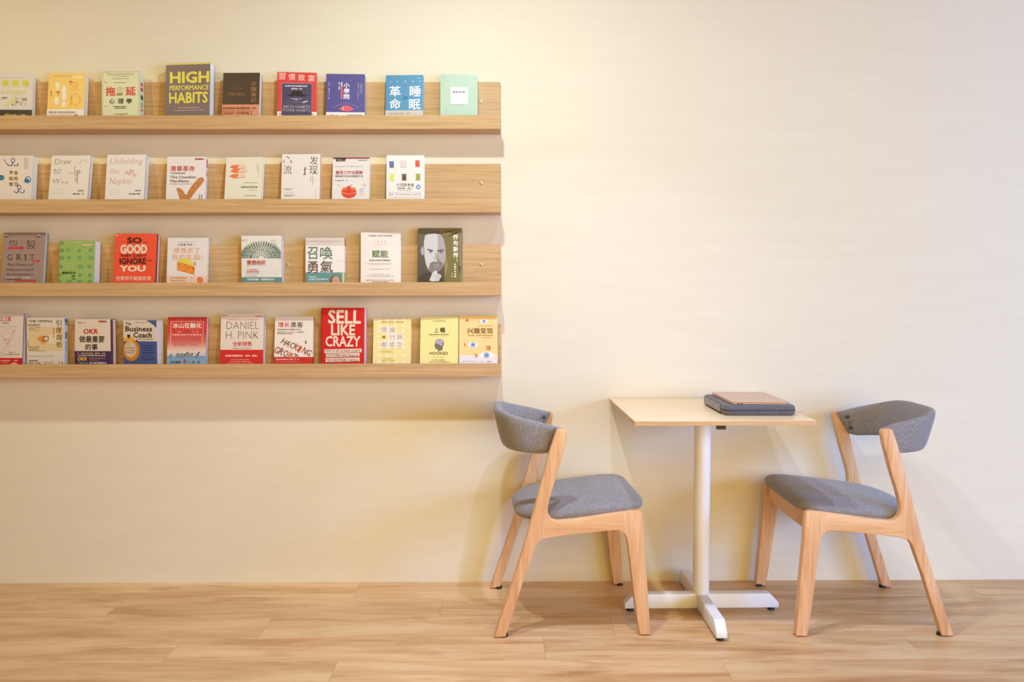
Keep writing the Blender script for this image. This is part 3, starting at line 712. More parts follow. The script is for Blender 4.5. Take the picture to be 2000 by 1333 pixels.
b = B('a6', 'red book with a navy panel showing a black hat, white strip at the foot', (222, 66, 64))
for i, ch in enumerate('習慣致富'): b.txt(ch, 1100 + i * 170, 200 + i * 8, 1220 + i * 170, 315 + i * 8, (246, 206, 190), .008)
b.rect(1150, 365, 1690, 940, (176, 120, 130)); b.rect(1165, 385, 1678, 940, (78, 70, 100)); b.dash(1215, 410, 1600, 438, (226, 216, 226), 16); b.dash(1325, 458, 1515, 486, (226, 216, 226), 8)
b.poly([(1238, 572), (1310, 575), (1335, 530), (1380, 505), (1420, 514), (1460, 504), (1505, 525), (1530, 572), (1600, 575), (1570, 604), (1480, 610), (1420, 596), (1340, 612), (1270, 602)], (44, 38, 36))
b.dash(1320, 640, 1500, 654, (210, 200, 210)); b.dash(1375, 662, 1450, 674, (210, 200, 210)); b.line([(1240, 700), (1520, 708), (1660, 690)], 5, (140, 136, 160)); b.poly([(1510, 706), (1560, 690), (1615, 672), (1590, 700), (1540, 718)], (214, 214, 222)); b.line([(1180, 738), (1660, 742)], 4, (130, 126, 150))
b.txt('RICH HABITS', 1195, 765, 1658, 812, (196, 186, 190)); b.txt('POOR HABITS', 1182, 826, 1660, 872, (186, 176, 182)); b.band(874, (244, 238, 230)); b.dash(1115, 898, 1450, 925, (190, 100, 104), 16); b.dash(1450, 900, 1735, 922, (90, 80, 96), 16); b.done()

b = B('a7', 'violet-blue book with white vertical title and a pink open book drawing', (88, 80, 146))
b.vtxt('小學問', 455, 362, 556, 664, (246, 242, 244), .02); b.dash(362, 360, 390, 495, (214, 206, 226), 5, vertical=True); b.dash(404, 360, 436, 440, (220, 212, 228), 3, vertical=True); b.rect(404, 430, 438, 625, (226, 90, 130)); b.dash(408, 630, 430, 655, (220, 210, 226), 1, vertical=True)
b.dash(192, 362, 212, 665, (196, 188, 216), 9, .45, True)
for x, y1 in ((705, 660), (742, 570), (770, 565)): b.dash(x - 8, 372, x + 8, y1, (168, 160, 200), vertical=True)
b.poly([(365, 832), (470, 772), (505, 762), (560, 780), (648, 832), (580, 862), (520, 872), (430, 856)], (232, 92, 124)); b.dash(432, 782, 458, 860, (244, 190, 140), vertical=True)
b.ring(500, 850, 210, 130, 14, (118, 112, 172), 24, 190, 350); b.ring(500, 850, 235, 100, 6, (150, 140, 180), 24, 200, 340)
for x, y in ((290, 270), (570, 330), (640, 300), (250, 800), (700, 800), (500, 715), (770, 760)): b.ell(x, y, 16, 9, (124, 118, 176))
b.rect(140, 885, 850, 950, (244, 236, 232)); b.dash(200, 928, 355, 945, (206, 70, 70), 12); b.dash(520, 922, 790, 946, (80, 70, 80), 12); b.done()

b = B('a8', 'sky-blue book with four big white characters set in two columns', (84, 146, 188))
for ch, x, y in (('革', 1250, 430), ('睡', 1602, 430), ('命', 1248, 650), ('眠', 1590, 660)): b.txt(ch, x, y, x + 198, y + 182, (246, 246, 248), .015)
for i, ch in enumerate('SLEEP'): b.txt(ch, 1262 + 128 * i, 340, 1290 + 128 * i, 372, (206, 226, 236))
b.dash(1255, 290, 1390, 298, (120, 176, 210)); b.dash(1740, 288, 1782, 306, (206, 226, 236), 2)
b.ell(1520, 632, 30, 34, (50, 122, 176)); b.line([(1545, 620), (1568, 632), (1545, 644)], 5, (50, 122, 176)); b.band(852, (206, 196, 186)); b.dash(1240, 896, 1620, 920, (150, 140, 134), 10); b.dash(1650, 898, 1800, 912, (176, 166, 160), 8, .5); b.done()

b = B('a9', 'pale mint green book with a small square blush label, rightmost on the uppermost ledge', (176, 198, 176))
for i in range(60):
    x, y = rng.uniform(560, 1165), rng.uniform(235, 920)
    if 690 < x < 1030 and 440 < y < 770: continue
    b.ell(x, y, rng.uniform(4, 12), rng.uniform(4, 14), rng.choice([(196, 208, 172), (162, 190, 168), (206, 210, 164), (182, 196, 184)]), 8)
b.line([(588, 262), (588, 292)], 7, (120, 150, 130)); b.rect(710, 452, 1012, 752, (246, 226, 218)); b.dash(745, 515, 970, 552, (90, 70, 70), 4, .2); b.line([(748, 572), (972, 568)], 4, (150, 130, 130)); b.dash(765, 592, 950, 604, (216, 196, 190)); b.dash(775, 668, 960, 686, (204, 186, 182), 12); b.done()

# ---- second ledge
def squid(b, x, y, s, c, tail=1):
    b.ring(x, y, 34 * s, 44 * s, 12 * s, c); b.ring(x - 48 * s, y + 66 * s, 44 * s, 34 * s, 12 * s, c, 14, -20, 190); b.ring(x + 52 * s, y + 70 * s, 44 * s, 30 * s, 12 * s, c, 14, -60, 180); b.line([(x - 6 * s, y + 34 * s), (x - 20 * s, y + 84 * s)], 16 * s, c)
b = B('b1', 'white book with blue octopus drawings round a cream disc, leftmost on the second ledge', (232, 222, 218), spine='L', spine_c=(224, 220, 196))
b.ell(250, 620, 160, 190, (238, 224, 208), 28); squid(b, 225, 300, 1, (50, 62, 128)); b.line([(60, 285), (100, 330), (130, 380)], 10, (50, 62, 128)); squid(b, 335, 765, 1, (54, 72, 150))
b.ring(485, 635, 54, 58, 12, (54, 88, 150)); b.ell(465, 655, 44, 38, (60, 116, 180)); b.ell(20, 600, 58, 46, (70, 132, 164)); b.ell(20, 568, 40, 12, (56, 84, 110))
for i, t in enumerate(('学会', '如何', '学习')):
    b.txt(t[0], 160, 478 + i * 102, 230, 545 + i * 102, (96, 54, 44), .01); b.txt(t[1], 246, 480 + i * 102, 312, 550 + i * 102, (96, 54, 44), .01)
b.poly([(480, 450), (500, 400), (560, 300), (530, 400), (492, 480)], (240, 236, 236)); b.rect(425, 262, 490, 440, (206, 200, 202)); b.done()

b = B('b2', 'white book with thin dark handwriting and a sketched microphone, second ledge', (234, 226, 224), pages=(236, 228, 200), inner=((186, 182, 186), .006))
b.txt('D', 960, 278, 1050, 365, (96, 84, 84), -.02); b.txt('raw', 1062, 300, 1245, 368, (96, 84, 84), -.02, .4); b.txt('to', 940, 445, 1060, 530, (96, 84, 84), -.02, .3); b.txt('W', 925, 620, 1060, 700, (96, 84, 84), -.02, .3); b.txt('ins', 1065, 650, 1190, 702, (96, 84, 84), -.02, .3)
b.line([(1305, 400), (1300, 500), (1290, 555), (1340, 560)], 7, (110, 98, 98)); b.poly([(1320, 500), (1370, 470), (1400, 500), (1345, 548)], (200, 190, 190)); b.line([(1320, 500), (1370, 470), (1400, 500), (1345, 548), (1320, 500)], 7, (110, 98, 98)); b.line([(1345, 545), (1340, 705)], 11, (120, 108, 108)); b.line([(1310, 600), (1315, 665)], 10, (140, 130, 130)); b.line([(1200, 520), (1280, 518)], 6, (150, 140, 140)); b.line([(1340, 365), (1400, 345), (1420, 300), (1505, 300), (1500, 340)], 4, (150, 140, 140))
b.dash(1355, 815, 1465, 840, (120, 110, 110), 3); b.dash(1270, 868, 1460, 894, (90, 80, 80), 6); b.line([(905, 800), (1130, 806)], 3, (206, 198, 198)); b.line([(900, 850), (1100, 850)], 3, (206, 198, 198)); b.line([(900, 880), (1130, 884)], 3, (206, 198, 198)); b.done()

b = B('b3', 'white book with thin red handwritten title over three lines, second ledge', (236, 230, 232), pages=(226, 222, 212), inner=((190, 190, 200), .006))
R_ = (206, 110, 104)
b.txt('Unfolding', 232, 262, 795, 400, R_, -.02, .25); b.txt('the', 222, 432, 382, 530, R_, -.02, .25); b.txt('Napkin', 210, 605, 590, 745, R_, -.02, .25)
b.line([(480, 490), (500, 540), (520, 480), (550, 560), (575, 455), (590, 540), (620, 460), (640, 570), (680, 540)], 10, (226, 150, 146)); b.ring(640, 560, 40, 24, 8, (236, 180, 176))
b.dash(650, 812, 755, 838, (110, 104, 112), 4); b.dash(550, 868, 750, 894, (90, 84, 92), 6); b.line([(200, 810), (400, 812)], 4, (232, 200, 200)); b.line([(200, 850), (420, 852)], 4, (228, 190, 190)); b.line([(200, 885), (380, 888)], 4, (232, 200, 200)); b.done()

b = B('b4', 'white book with red characters and a big brown tick on the cover', (236, 228, 230), spine='R')
b.txt('清單革命', 1265, 392, 1695, 490, (200, 58, 44), .015); b.dash(1272, 510, 1530, 530, (70, 60, 60), 11); b.txt('The Checklist', 1268, 565, 1720, 612, (96, 84, 84), .012); b.txt('Manifesto', 1268, 635, 1592, 680, (96, 84, 84), .012); b.dash(1260, 700, 1640, 716, (170, 160, 166), 26)
b.poly([(1372, 780), (1420, 775), (1480, 810), (1520, 880), (1540, 905), (1640, 740), (1770, 600), (1830, 592), (1862, 640), (1800, 730), (1720, 820), (1600, 985), (1440, 985), (1400, 860)], (196, 128, 70))
for p in ((1440, 860), (1470, 900), (1640, 800), (1700, 740), (1760, 680), (1790, 640), (1580, 880)): b.ell(p[0], p[1], 9, 6, (232, 196, 160), 8)
b.rect(1700, 262, 1800, 286, (200, 50, 50)); b.dash(1800, 262, 1862, 288, (80, 70, 80), 3); b.dash(1760, 895, 1785, 975, (130, 120, 120), vertical=True); b.dash(1800, 895, 1825, 975, (130, 120, 120), vertical=True)
b.side(265, 350, .2, .85, (196, 60, 60)); b.side(360, 410, .2, .8, (110, 100, 100)); b.side(480, 560, .3, .8, (206, 150, 120)); b.done()

b = B('b5', 'ivory white book with an orange drawing of stacked books on its cover', (234, 228, 212))
for y, w in ((380, 0), (450, 10), (540, -8)):
    b.poly([(430 + w, y + 40), (490 + w, y), (600 + w, y - 4), (600 + w, y + 20), (560 + w, y + 66), (520 + w, y + 72)], (236, 122, 80)); b.poly([(600 + w, y - 2), (700 + w, y - 14), (714 + w, y + 50), (560 + w, y + 68)], (242, 208, 186)); b.line([(560 + w, y + 66), (712 + w, y + 50)], 7, (232, 134, 96)); b.line([(600 + w, y + 18), (700 + w, y + 12)], 5, (236, 170, 140))
b.dash(895, 365, 905, 470, (170, 160, 140), vertical=True); b.dash(930, 365, 942, 540, (180, 170, 150), vertical=True); b.dash(680, 682, 925, 696, (176, 168, 156)); b.dash(628, 746, 918, 780, (124, 112, 112), 8); b.dash(730, 812, 915, 824, (190, 182, 170)); b.dash(665, 905, 905, 918, (130, 120, 116), 16); b.done()

b = B('b6', 'white book with four thin black characters in its upper corners and salmon page edges', (238, 228, 226), pages=(226, 150, 110))
for ch, x0, y0, x1, y1 in (('发', 580, 228, 724, 375), ('现', 570, 395, 718, 545), ('流', 120, 388, 266, 538)): b.txt(ch, x0, y0, x1, y1, (66, 54, 54), -.008)
b.line([(188, 232), (222, 262)], 12, (66, 54, 54)); b.line([(132, 300), (122, 336)], 11, (66, 54, 54)); b.line([(245, 298), (270, 340)], 12, (66, 54, 54)); b.ring(200, 300, 60, 58, 4, (240, 200, 160), 14, 60, 200)
b.line([(505, 415), (488, 470), (500, 520), (470, 550)], 14, (96, 30, 44)); b.line([(480, 452), (535, 448)], 8, (80, 40, 50)); b.line([(496, 520), (500, 556)], 10, (80, 30, 44))
b.dash(590, 570, 602, 675, (120, 108, 108), vertical=True); b.dash(625, 570, 636, 725, (130, 118, 118), vertical=True); b.dash(672, 570, 682, 670, (190, 180, 178), vertical=True); b.dash(680, 790, 688, 950, (196, 186, 184), vertical=True)
b.dash(130, 796, 275, 808, (80, 70, 70), 12); b.dash(130, 775, 320, 783, (190, 180, 176)); b.dash(128, 850, 320, 858, (190, 180, 176)); b.dash(128, 893, 320, 903, (96, 86, 86), 24); b.dash(126, 915, 280, 925, (96, 86, 86), 18); b.done()

b = B('b7', 'white book with a red tomato at the foot and a maroon top edge', (232, 224, 226))
b.rect(985, 240, 1630, 272, (150, 58, 62)); b.rect(985, 240, 1215, 268, (74, 54, 52)); b.poly([(1025, 262), (1215, 262), (1195, 318), (1045, 318)], (74, 54, 52)); b.txt('Pragmatic', 1052, 276, 1145, 300, (226, 214, 210)); b.txt('Bookshelf', 1085, 298, 1190, 314, (226, 214, 210))
b.dash(1425, 286, 1580, 310, (150, 140, 140), 7); b.dash(1018, 398, 1505, 412, (170, 158, 158), 34)
b.txt('番茄工作法图解', 1030, 478, 1500, 542, (186, 40, 40), .012); b.txt('简单易行的时间管理方法', 1020, 556, 1502, 594, (100, 86, 90), .005); b.dash(1018, 640, 1240, 656, (120, 110, 112), 14)
b.ell(1258, 855, 134, 98, (214, 60, 42), 28, (232, 82, 52)); b.ell(1180, 790, 40, 22, (236, 124, 84)); b.ell(1330, 790, 44, 22, (236, 130, 90)); b.line([(1130, 850), (1190, 872), (1260, 882), (1330, 870), (1390, 850)], 8, (244, 190, 150)); b.line([(1255, 780), (1258, 752), (1232, 745)], 8, (60, 60, 40)); b.line([(1258, 752), (1305, 725)], 8, (60, 60, 40)); b.ring(1258, 855, 134, 98, 7, (190, 44, 40), 28, 20, 160)
b.ring(1530, 730, 24, 22, 5, (170, 160, 162)); b.line([(1440, 800), (1530, 790)], 6, (150, 140, 144)); b.line([(1440, 825), (1520, 818)], 5, (160, 150, 152)); b.line([(1440, 850), (1510, 845)], 5, (160, 150, 152)); b.line([(1450, 870), (1530, 870), (1520, 910), (1460, 912), (1450, 870)], 4, (206, 200, 160)); b.line([(1070, 715), (1100, 750)], 5, (190, 182, 182)); b.done()

b = B('b8', 'white book with six small coloured tags in two rows, rightmost on the second ledge', (238, 230, 230))
for x, y, c in ((160, 270, (96, 104, 162)), (335, 260, (226, 220, 222)), (548, 256, (226, 72, 56)), (164, 462, (222, 222, 110)), (348, 462, (92, 68, 56)), (556, 458, (166, 158, 74))):
    b.rect(x, y, x + 66, y + 98, c); b.ell(x + 36, y + 26, 5, 5, (240, 236, 236)); b.line([(x - 8, y + 102), (x + 78, y + 102)], 4, (206, 198, 198))
b.line([(335, 260), (405, 260), (412, 362), (332, 362), (335, 260)], 4, (176, 168, 170)); b.line([(340, 300), (404, 300)], 3, (196, 188, 190)); b.line([(340, 325), (404, 325)], 3, (196, 188, 190))
b.txt('六顶思考帽', 264, 602, 524, 655, (84, 72, 72)); b.dash(278, 668, 506, 686, (90, 80, 80), 15); b.dash(285, 700, 510, 714, (176, 168, 168), 14); b.ell(594, 656, 34, 34, (88, 134, 190)); b.rect(578, 640, 612, 672, (196, 214, 232)); b.txt('SIX THINKING HATS', 150, 748, 636, 788, (170, 152, 150), -.01); b.line([(150, 735), (640, 730)], 3, (206, 198, 196)); b.dash(150, 812, 640, 822, (200, 190, 190), 40); b.done()

# ---- third ledge
b = B('c1', 'mauve-grey book with embossed lettering and three red arrows, third ledge', (162, 138, 134), pages=(206, 200, 186), inner=((176, 168, 176), .007), back_c=(110, 104, 110))
EM = (98, 78, 74); LT = (206, 184, 180)
for t, x0, y0, x1, y1 in (('恆', 152, 250, 315, 365), ('毅', 450, 255, 620, 415)): b.txt(t, x0 - 5, y0 - 8, x1 - 5, y1 - 8, LT, .01); b.txt(t, x0, y0, x1, y1, EM, .01)
def arrow(b, x0, x1, y, h, c): b.poly([(x0, y - h * .3), (x1 - h * 1.1, y - h * .3), (x1 - h * 1.3, y - h), (x1, y), (x1 - h * 1.3, y + h), (x1 - h * 1.1, y + h * .36), (x0, y + h * .36)], c)
arrow(b, 140, 425, 398, 46, (206, 56, 56)); arrow(b, 568, 702, 625, 34, (212, 66, 56)); arrow(b, 262, 640, 968, 36, (206, 60, 56))
for t, x in (('G', 128), ('R', 290), ('I', 435), ('T', 520)): w = 26 if t == 'I' else 86; b.txt(t, x - 5, 492, x + w - 5, 604, LT, .02); b.txt(t, x, 500, x + w, 612, EM if t != 'T' else (170, 90, 70), .02)
for t, y, x0, x1 in (('The Power of', 660, 128, 590), ('Passion and', 745, 118, 584), ('Perseverance', 825, 112, 575)): b.txt(t, x0, y - 6, x1, y + 36, LT, .01, .3); b.txt(t, x0 + 4, y, x1 + 4, y + 42, EM, .01, .3)
b.dash(105, 900, 565, 940, LT, 13); b.dash(95, 925, 400, 945, EM, 9); b.rect(92, 172, 152, 196, LT); b.rect(95, 190, 150, 206, EM); b.rect(645, 175, 708, 198, LT); b.rect(642, 192, 700, 212, EM); b.done()

b = B('c2', 'lime green book covered in small blue-green icons, third ledge', (156, 188, 110), pages=(236, 224, 226))
for x, y in ((1190, 430), (1375, 445), (1570, 440), (1200, 565), (1378, 568), (1575, 570), (1400, 720), (1555, 720), (1395, 870), (1565, 870), (1200, 980), (1390, 985), (1570, 975), (1070, 570), (1062, 720), (1035, 860), (1022, 975), (1080, 440), (1075, 310)):
    w = rng.choice([26, 34, 46]); b.ring(x, y, w, 28, 9, (74, 150, 110)); b.ell(x + rng.uniform(-8, 8), y, 9, 9, (92, 160, 130), 8)
b.ring(1203, 715, 72, 52, 8, (206, 222, 150)); b.ring(1190, 330, 40, 34, 7, (196, 216, 130)); b.dash(1285, 290, 1410, 330, (206, 214, 140), 6); b.rect(1420, 330, 1590, 368, (214, 200, 150)); b.line([(1165, 705), (1245, 705)], 5, (214, 226, 160)); b.line([(1165, 728), (1240, 728)], 5, (214, 226, 160))
b.txt('親密的艺术', 1078, 808, 1318, 850, (50, 70, 30), .02); b.dash(1250, 870, 1315, 900, (60, 84, 40), 2); b.line([(1140, 870), (1240, 870)], 5, (214, 226, 150)); b.line([(1140, 888), (1240, 888)], 5, (214, 226, 150)); b.dash(1255, 925, 1320, 945, (90, 110, 60), 3); b.done()

b = B('c3', 'orange-red book with stacked black and white English capitals, third ledge', (240, 84, 58), pages=(222, 214, 206), inner=((52, 34, 38), .010))
b.txt('SO', 428, 212, 685, 318, (66, 34, 26), .045); b.txt('GOOD', 312, 335, 778, 502, (236, 214, 196), .06); b.txt("THEY CAN'T", 308, 508, 768, 556, (66, 34, 26), .03); b.txt('IGNORE', 300, 572, 760, 684, (70, 36, 28), .035); b.txt('YOU', 302, 700, 752, 810, (240, 222, 200), .05)
b.txt('优秀到不能被忽视', 232, 888, 852, 966, (248, 206, 190), .02); b.ell(262, 182, 24, 16, (250, 170, 140)); b.dash(285, 165, 350, 178, (250, 160, 130)); b.dash(710, 290, 790, 306, (176, 60, 40)); b.dash(780, 600, 870, 632, (180, 66, 46), 6); b.line([(225, 425), (280, 450)], 8, (248, 150, 120)); b.line([(235, 790), (320, 792)], 6, (250, 150, 120)); b.done()

b = B('c4', 'white book with a yellow-orange cheese wedge in the middle of its cover', (232, 224, 226), spine='R')
b.txt('Spencer Johnson, M.D.', 1318, 286, 1625, 306, (150, 140, 140)); b.txt('史賓賽 強森', 1312, 322, 1565, 360, (90, 80, 80)); b.dash(1582, 335, 1620, 352, (130, 120, 120), 2)
b.txt('誰搬走了', 1238, 390, 1690, 488, (226, 148, 100), -.003); b.txt('我的乳酪?', 1205, 508, 1745, 610, (226, 156, 104), -.003)
b.poly([(1300, 630), (1340, 600), (1430, 578), (1520, 590), (1600, 690), (1602, 722)], (226, 212, 90)); b.poly([(1300, 632), (1606, 722), (1600, 865), (1295, 785)], (236, 146, 62)); b.poly([(1540, 730), (1606, 735), (1602, 800), (1560, 770)], (224, 110, 52))
for x, y in ((1335, 690), (1438, 690), (1462, 745), (1422, 795), (1556, 828), (1510, 740)): b.ell(x, y, 10, 10, (150, 84, 30), 10)
b.line([(1585, 650), (1620, 650), (1590, 680), (1630, 690)], 8, (130, 60, 60))
b.rect(1105, 880, 1830, 1010, (236, 206, 186)); b.dash(1180, 905, 1610, 928, (206, 120, 80), 13); b.dash(1180, 948, 1445, 972, (206, 120, 80), 9); b.dash(1210, 994, 1470, 1005, (90, 70, 60), 12); b.ell(1698, 955, 52, 52, (226, 82, 46)); b.ring(1698, 955, 40, 40, 6, (240, 130, 80)); b.dash(1672, 925, 1725, 985, (246, 170, 110), 2); b.done()

b = B('c5', 'white book with a fan of teal leaves like a peacock tail, third ledge', (236, 230, 230), pages=(212, 214, 222))
for ring_i, (rad, n) in enumerate(((60, 9), (105, 13), (150, 17), (195, 20), (238, 23), (275, 25))):
    for i in range(n):
        a = math.pi * (i + .5) / n; L = 24 + ring_i * 2.2
        cx, cy = 540 - rad * 1.08 * math.cos(a), 500 - rad * .86 * math.sin(a)
        dx, dy = -math.cos(a) * 1.1, -math.sin(a) * .9; nx, ny = -dy, dx; w = 10 if ring_i > 0 else 8
        c = rng.choice([(78, 118, 112), (96, 136, 126), (60, 92, 104), (124, 150, 150)]) if ring_i > 1 else rng.choice([(150, 168, 178), (120, 144, 150)])
        b.poly([(cx - dx * L, cy - dy * L), (cx + nx * w, cy + ny * w), (cx + dx * L, cy + dy * L), (cx - nx * w, cy - ny * w)], c)
b.txt('重塑组织', 330, 528, 608, 595, (190, 52, 46), .01); b.dash(330, 604, 610, 612, (190, 180, 180), 12, .6); b.dash(325, 662, 492, 678, (196, 56, 56), 11); b.dash(325, 694, 535, 710, (196, 56, 56), 13); b.dash(310, 724, 520, 732, (180, 170, 170)); b.dash(310, 762, 490, 772, (150, 140, 140), 16)
b.dash(265, 215, 280, 240, (100, 130, 90), 1); b.dash(295, 220, 345, 232, (170, 160, 160)); b.dash(680, 232, 760, 240, (170, 160, 160)); b.dash(700, 268, 760, 276, (170, 160, 160)); b.dash(715, 290, 775, 298, (140, 130, 130))
b.band(784, (112, 146, 144)); b.dash(335, 800, 750, 832, (226, 232, 230), 16); b.dash(300, 854, 740, 864, (190, 204, 200), 20); b.done()
o = box('bookmark', (-0.072, -0.018, 0.2155), (-0.052, -0.015, 0.2200), cover((200, 44, 34)), b.r)

b = B('c6', 'white book with four large grey-green characters above a teal foot band with portrait', (222, 210, 206), spine='R', spine_c=(206, 70, 50))
b.dash(1232, 236, 1755, 248, (150, 140, 140), 40); b.dash(1350, 268, 1640, 276, (190, 180, 180), 30)
b.band(312, (242, 236, 238), name='dust_jacket')
for ch, x0, y0, x1, y1, c in (('召', 1232, 330, 1385, 515, (92, 122, 112)), ('喚', 1422, 325, 1612, 515, (92, 122, 112)), ('勇', 1232, 545, 1395, 725, (108, 82, 76)), ('氣', 1430, 535, 1618, 715, (100, 78, 74))): b.txt(ch, x0, y0, x1, y1, c, .01)
b.dash(1650, 535, 1770, 542, (214, 208, 208)); b.rect(1790, 320, 1806, 700, (232, 226, 224)); b.band(712, (104, 150, 152)); b.dash(1262, 765, 1385, 792, (206, 222, 222), 4); b.dash(1262, 802, 1550, 824, (214, 228, 226), 13); b.dash(1262, 835, 1470, 845, (170, 196, 196), 16)
b.ell(1660, 835, 84, 86, (112, 96, 78), 24); b.ell(1672, 838, 58, 66, (214, 168, 146), 24); b.poly([(1625, 800), (1640, 765), (1690, 760), (1728, 800), (1700, 782), (1650, 785)], (186, 160, 120)); b.line([(1642, 832), (1664, 830)], 6, (90, 60, 56)); b.line([(1684, 830), (1706, 832)], 6, (90, 60, 56)); b.line([(1674, 838), (1672, 856)], 4, (180, 126, 110)); b.rect(1760, 715, 1812, 870, (196, 214, 160)); b.done()

b = B('c7', 'white book with two green characters centred on a plain cover, third ledge', (240, 228, 224))
b.txt('赋能', 290, 368, 488, 460, (72, 122, 60), .02); b.dash(258, 484, 518, 502, (90, 96, 84), 16); b.dash(255, 184, 540, 200, (120, 108, 108), 24)
for i, ch in enumerate('TEAM'): b.txt(ch, 318 + i * 40, 252, 334 + i * 40, 274, (190, 178, 176))
for i, ch in enumerate('OFTEAMS'): b.txt(ch, 300 + i * 27, 292, 312 + i * 27, 310, (196, 184, 182))
b.dash(225, 524, 545, 534, (206, 196, 194), 26); b.dash(240, 540, 530, 548, (206, 196, 194), 26); b.dash(260, 594, 515, 604, (180, 168, 166), 22); b.dash(235, 660, 545, 670, (170, 158, 156), 24, .5); b.dash(215, 682, 560, 692, (150, 138, 136), 26, .5); b.dash(210, 728, 565, 740, (150, 138, 136), 34); b.dash(280, 750, 500, 760, (120, 108, 108), 22); b.done()

b = B('c8', 'dark olive-grey book with a grayscale portrait of a bearded man, rightmost on the third ledge', (92, 84, 70))
b.rect(850, 100, 1395, 770, (108, 100, 88), (74, 64, 60)); b.poly([(1120, 110), (1390, 110), (1390, 765), (1180, 765), (1160, 400)], (120, 108, 62))
for p in ([(1130, 150), (1280, 125), (1360, 118), (1240, 150)], [(1200, 205), (1300, 160), (1380, 130), (1290, 190)], [(1340, 560), (1380, 700), (1385, 560)]): b.poly(p, (70, 60, 42))
for p in ([(1140, 180), (1270, 145), (1230, 175)], [(1230, 215), (1370, 150), (1330, 190)], [(1190, 420), (1215, 560), (1180, 700)]): b.poly(p, (156, 140, 84))
SK, SD, HR = (206, 202, 206), (142, 136, 140), (84, 80, 84)
b.ell(1060, 300, 130, 160, HR, 26); b.poly([(940, 190), (985, 170), (1060, 165), (1130, 180), (1165, 230), (1185, 330), (1192, 430), (1180, 510), (1150, 580), (1110, 630), (1060, 650), (1010, 640), (975, 600), (950, 540), (935, 470), (925, 380), (925, 270)], SK)
b.poly([(1090, 180), (1140, 185), (1168, 230), (1188, 330), (1194, 430), (1182, 510), (1152, 580), (1110, 630), (1095, 560), (1100, 470), (1085, 400), (1098, 300)], (170, 164, 168))
b.ring(910, 378, 24, 56, 12, (160, 154, 158)); b.ell(908, 378, 14, 42, (178, 172, 176))
b.line([(968, 362), (1000, 366), (1036, 378)], 13, (70, 64, 66)); b.line([(1092, 382), (1130, 368), (1168, 374)], 13, (70, 64, 66)); b.ell(1006, 386, 20, 8, (66, 60, 64)); b.ell(1132, 390, 20, 8, (66, 60, 64)); b.line([(980, 402), (1024, 404)], 5, (150, 144, 148)); b.line([(1112, 406), (1152, 404)], 5, (130, 124, 128))
b.poly([(1062, 390), (1075, 390), (1092, 480), (1060, 492), (1050, 478)], (176, 170, 174)); b.poly([(1085, 400), (1100, 480), (1118, 500), (1090, 505)], (110, 104, 108))
b.poly([(1000, 530), (1040, 512), (1080, 508), (1130, 515), (1160, 545), (1150, 590), (1110, 630), (1060, 650), (1010, 640), (980, 600)], (126, 120, 124)); b.ell(1082, 560, 44, 18, (166, 150, 154)); b.line([(1045, 560), (1120, 560)], 6, (80, 72, 76)); b.line([(1010, 530), (1040, 512)], 8, (88, 82, 86)); b.line([(1110, 508), (1150, 535)], 8, (88, 82, 86))
b.poly([(850, 765), (865, 700), (930, 650), (1000, 640), (1030, 700), (1000, 765)], (56, 50, 50)); b.poly([(1100, 660), (1140, 690), (1160, 765), (1080, 765)], (50, 44, 44))
b.poly([(990, 740), (1015, 680), (1030, 640), (1070, 615), (1085, 625), (1088, 655), (1125, 665), (1140, 690), (1120, 720), (1110, 745), (1030, 750)], (214, 210, 212)); b.line([(1070, 668), (1130, 680)], 5, (150, 144, 146)); b.line([(1066, 690), (1128, 702)], 5, (150, 144, 146)); b.line([(1060, 712), (1118, 722)], 5, (150, 144, 146)); b.line([(1040, 650), (1050, 690)], 5, (160, 154, 156))
b.vtxt('乔布斯传', 1280, 176, 1346, 468, (246, 244, 238), .025); b.ell(1330, 485, 7, 6, (240, 236, 230)); b.ell(1330, 504, 7, 6, (240, 236, 230)); b.dash(1292, 535, 1318, 708, (232, 228, 216), 6, .3, True); b.dash(1262, 650, 1278, 706, (220, 214, 200), 3, .4, True)
b.line([(1376, 120), (1370, 400), (1382, 765)], 5, (190, 184, 160)); b.done()

# ---- lowest ledge
b = B('d1', 'white book with pale red drawing, cut by the left picture edge on the lowest ledge', (226, 212, 206), pages=(206, 190, 186), inner=((140, 34, 36), .0045))
b.txt('之路', 60, 240, 178, 318, (206, 70, 60), .015); b.txt('出', -60, 240, 40, 318, (206, 70, 60), .015); b.dash(35, 336, 145, 356, (130, 104, 104), 6); b.line([(-100, 402), (265, 406)], 4, (214, 160, 156))
PR = (218, 150, 146)
b.ring(118, 645, 44, 44, 6, PR); b.ring(118, 645, 22, 22, 4, PR); b.ring(150, 470, 80, 34, 5, (224, 176, 170)); b.line([(60, 800), (110, 700), (160, 600), (240, 460), (260, 420)], 5, PR); b.line([(100, 820), (170, 660), (250, 480)], 4, (222, 170, 166)); b.ring(20, 600, 60, 90, 4, (226, 182, 178)); b.ring(40, 850, 34, 34, 5, PR); b.line([(-60, 500), (40, 560), (80, 640)], 4, PR)
b.dash(150, 818, 250, 830, (120, 90, 90)); b.dash(95, 850, 315, 864, (120, 90, 90), 18); b.band(915, (206, 34, 40)); b.dash(-80, 945, 300, 970, (244, 176, 166), 16); b.dash(20, 985, 165, 1000, (240, 160, 150), 8); b.ell(235, 1022, 62, 34, (236, 196, 150)); b.done()

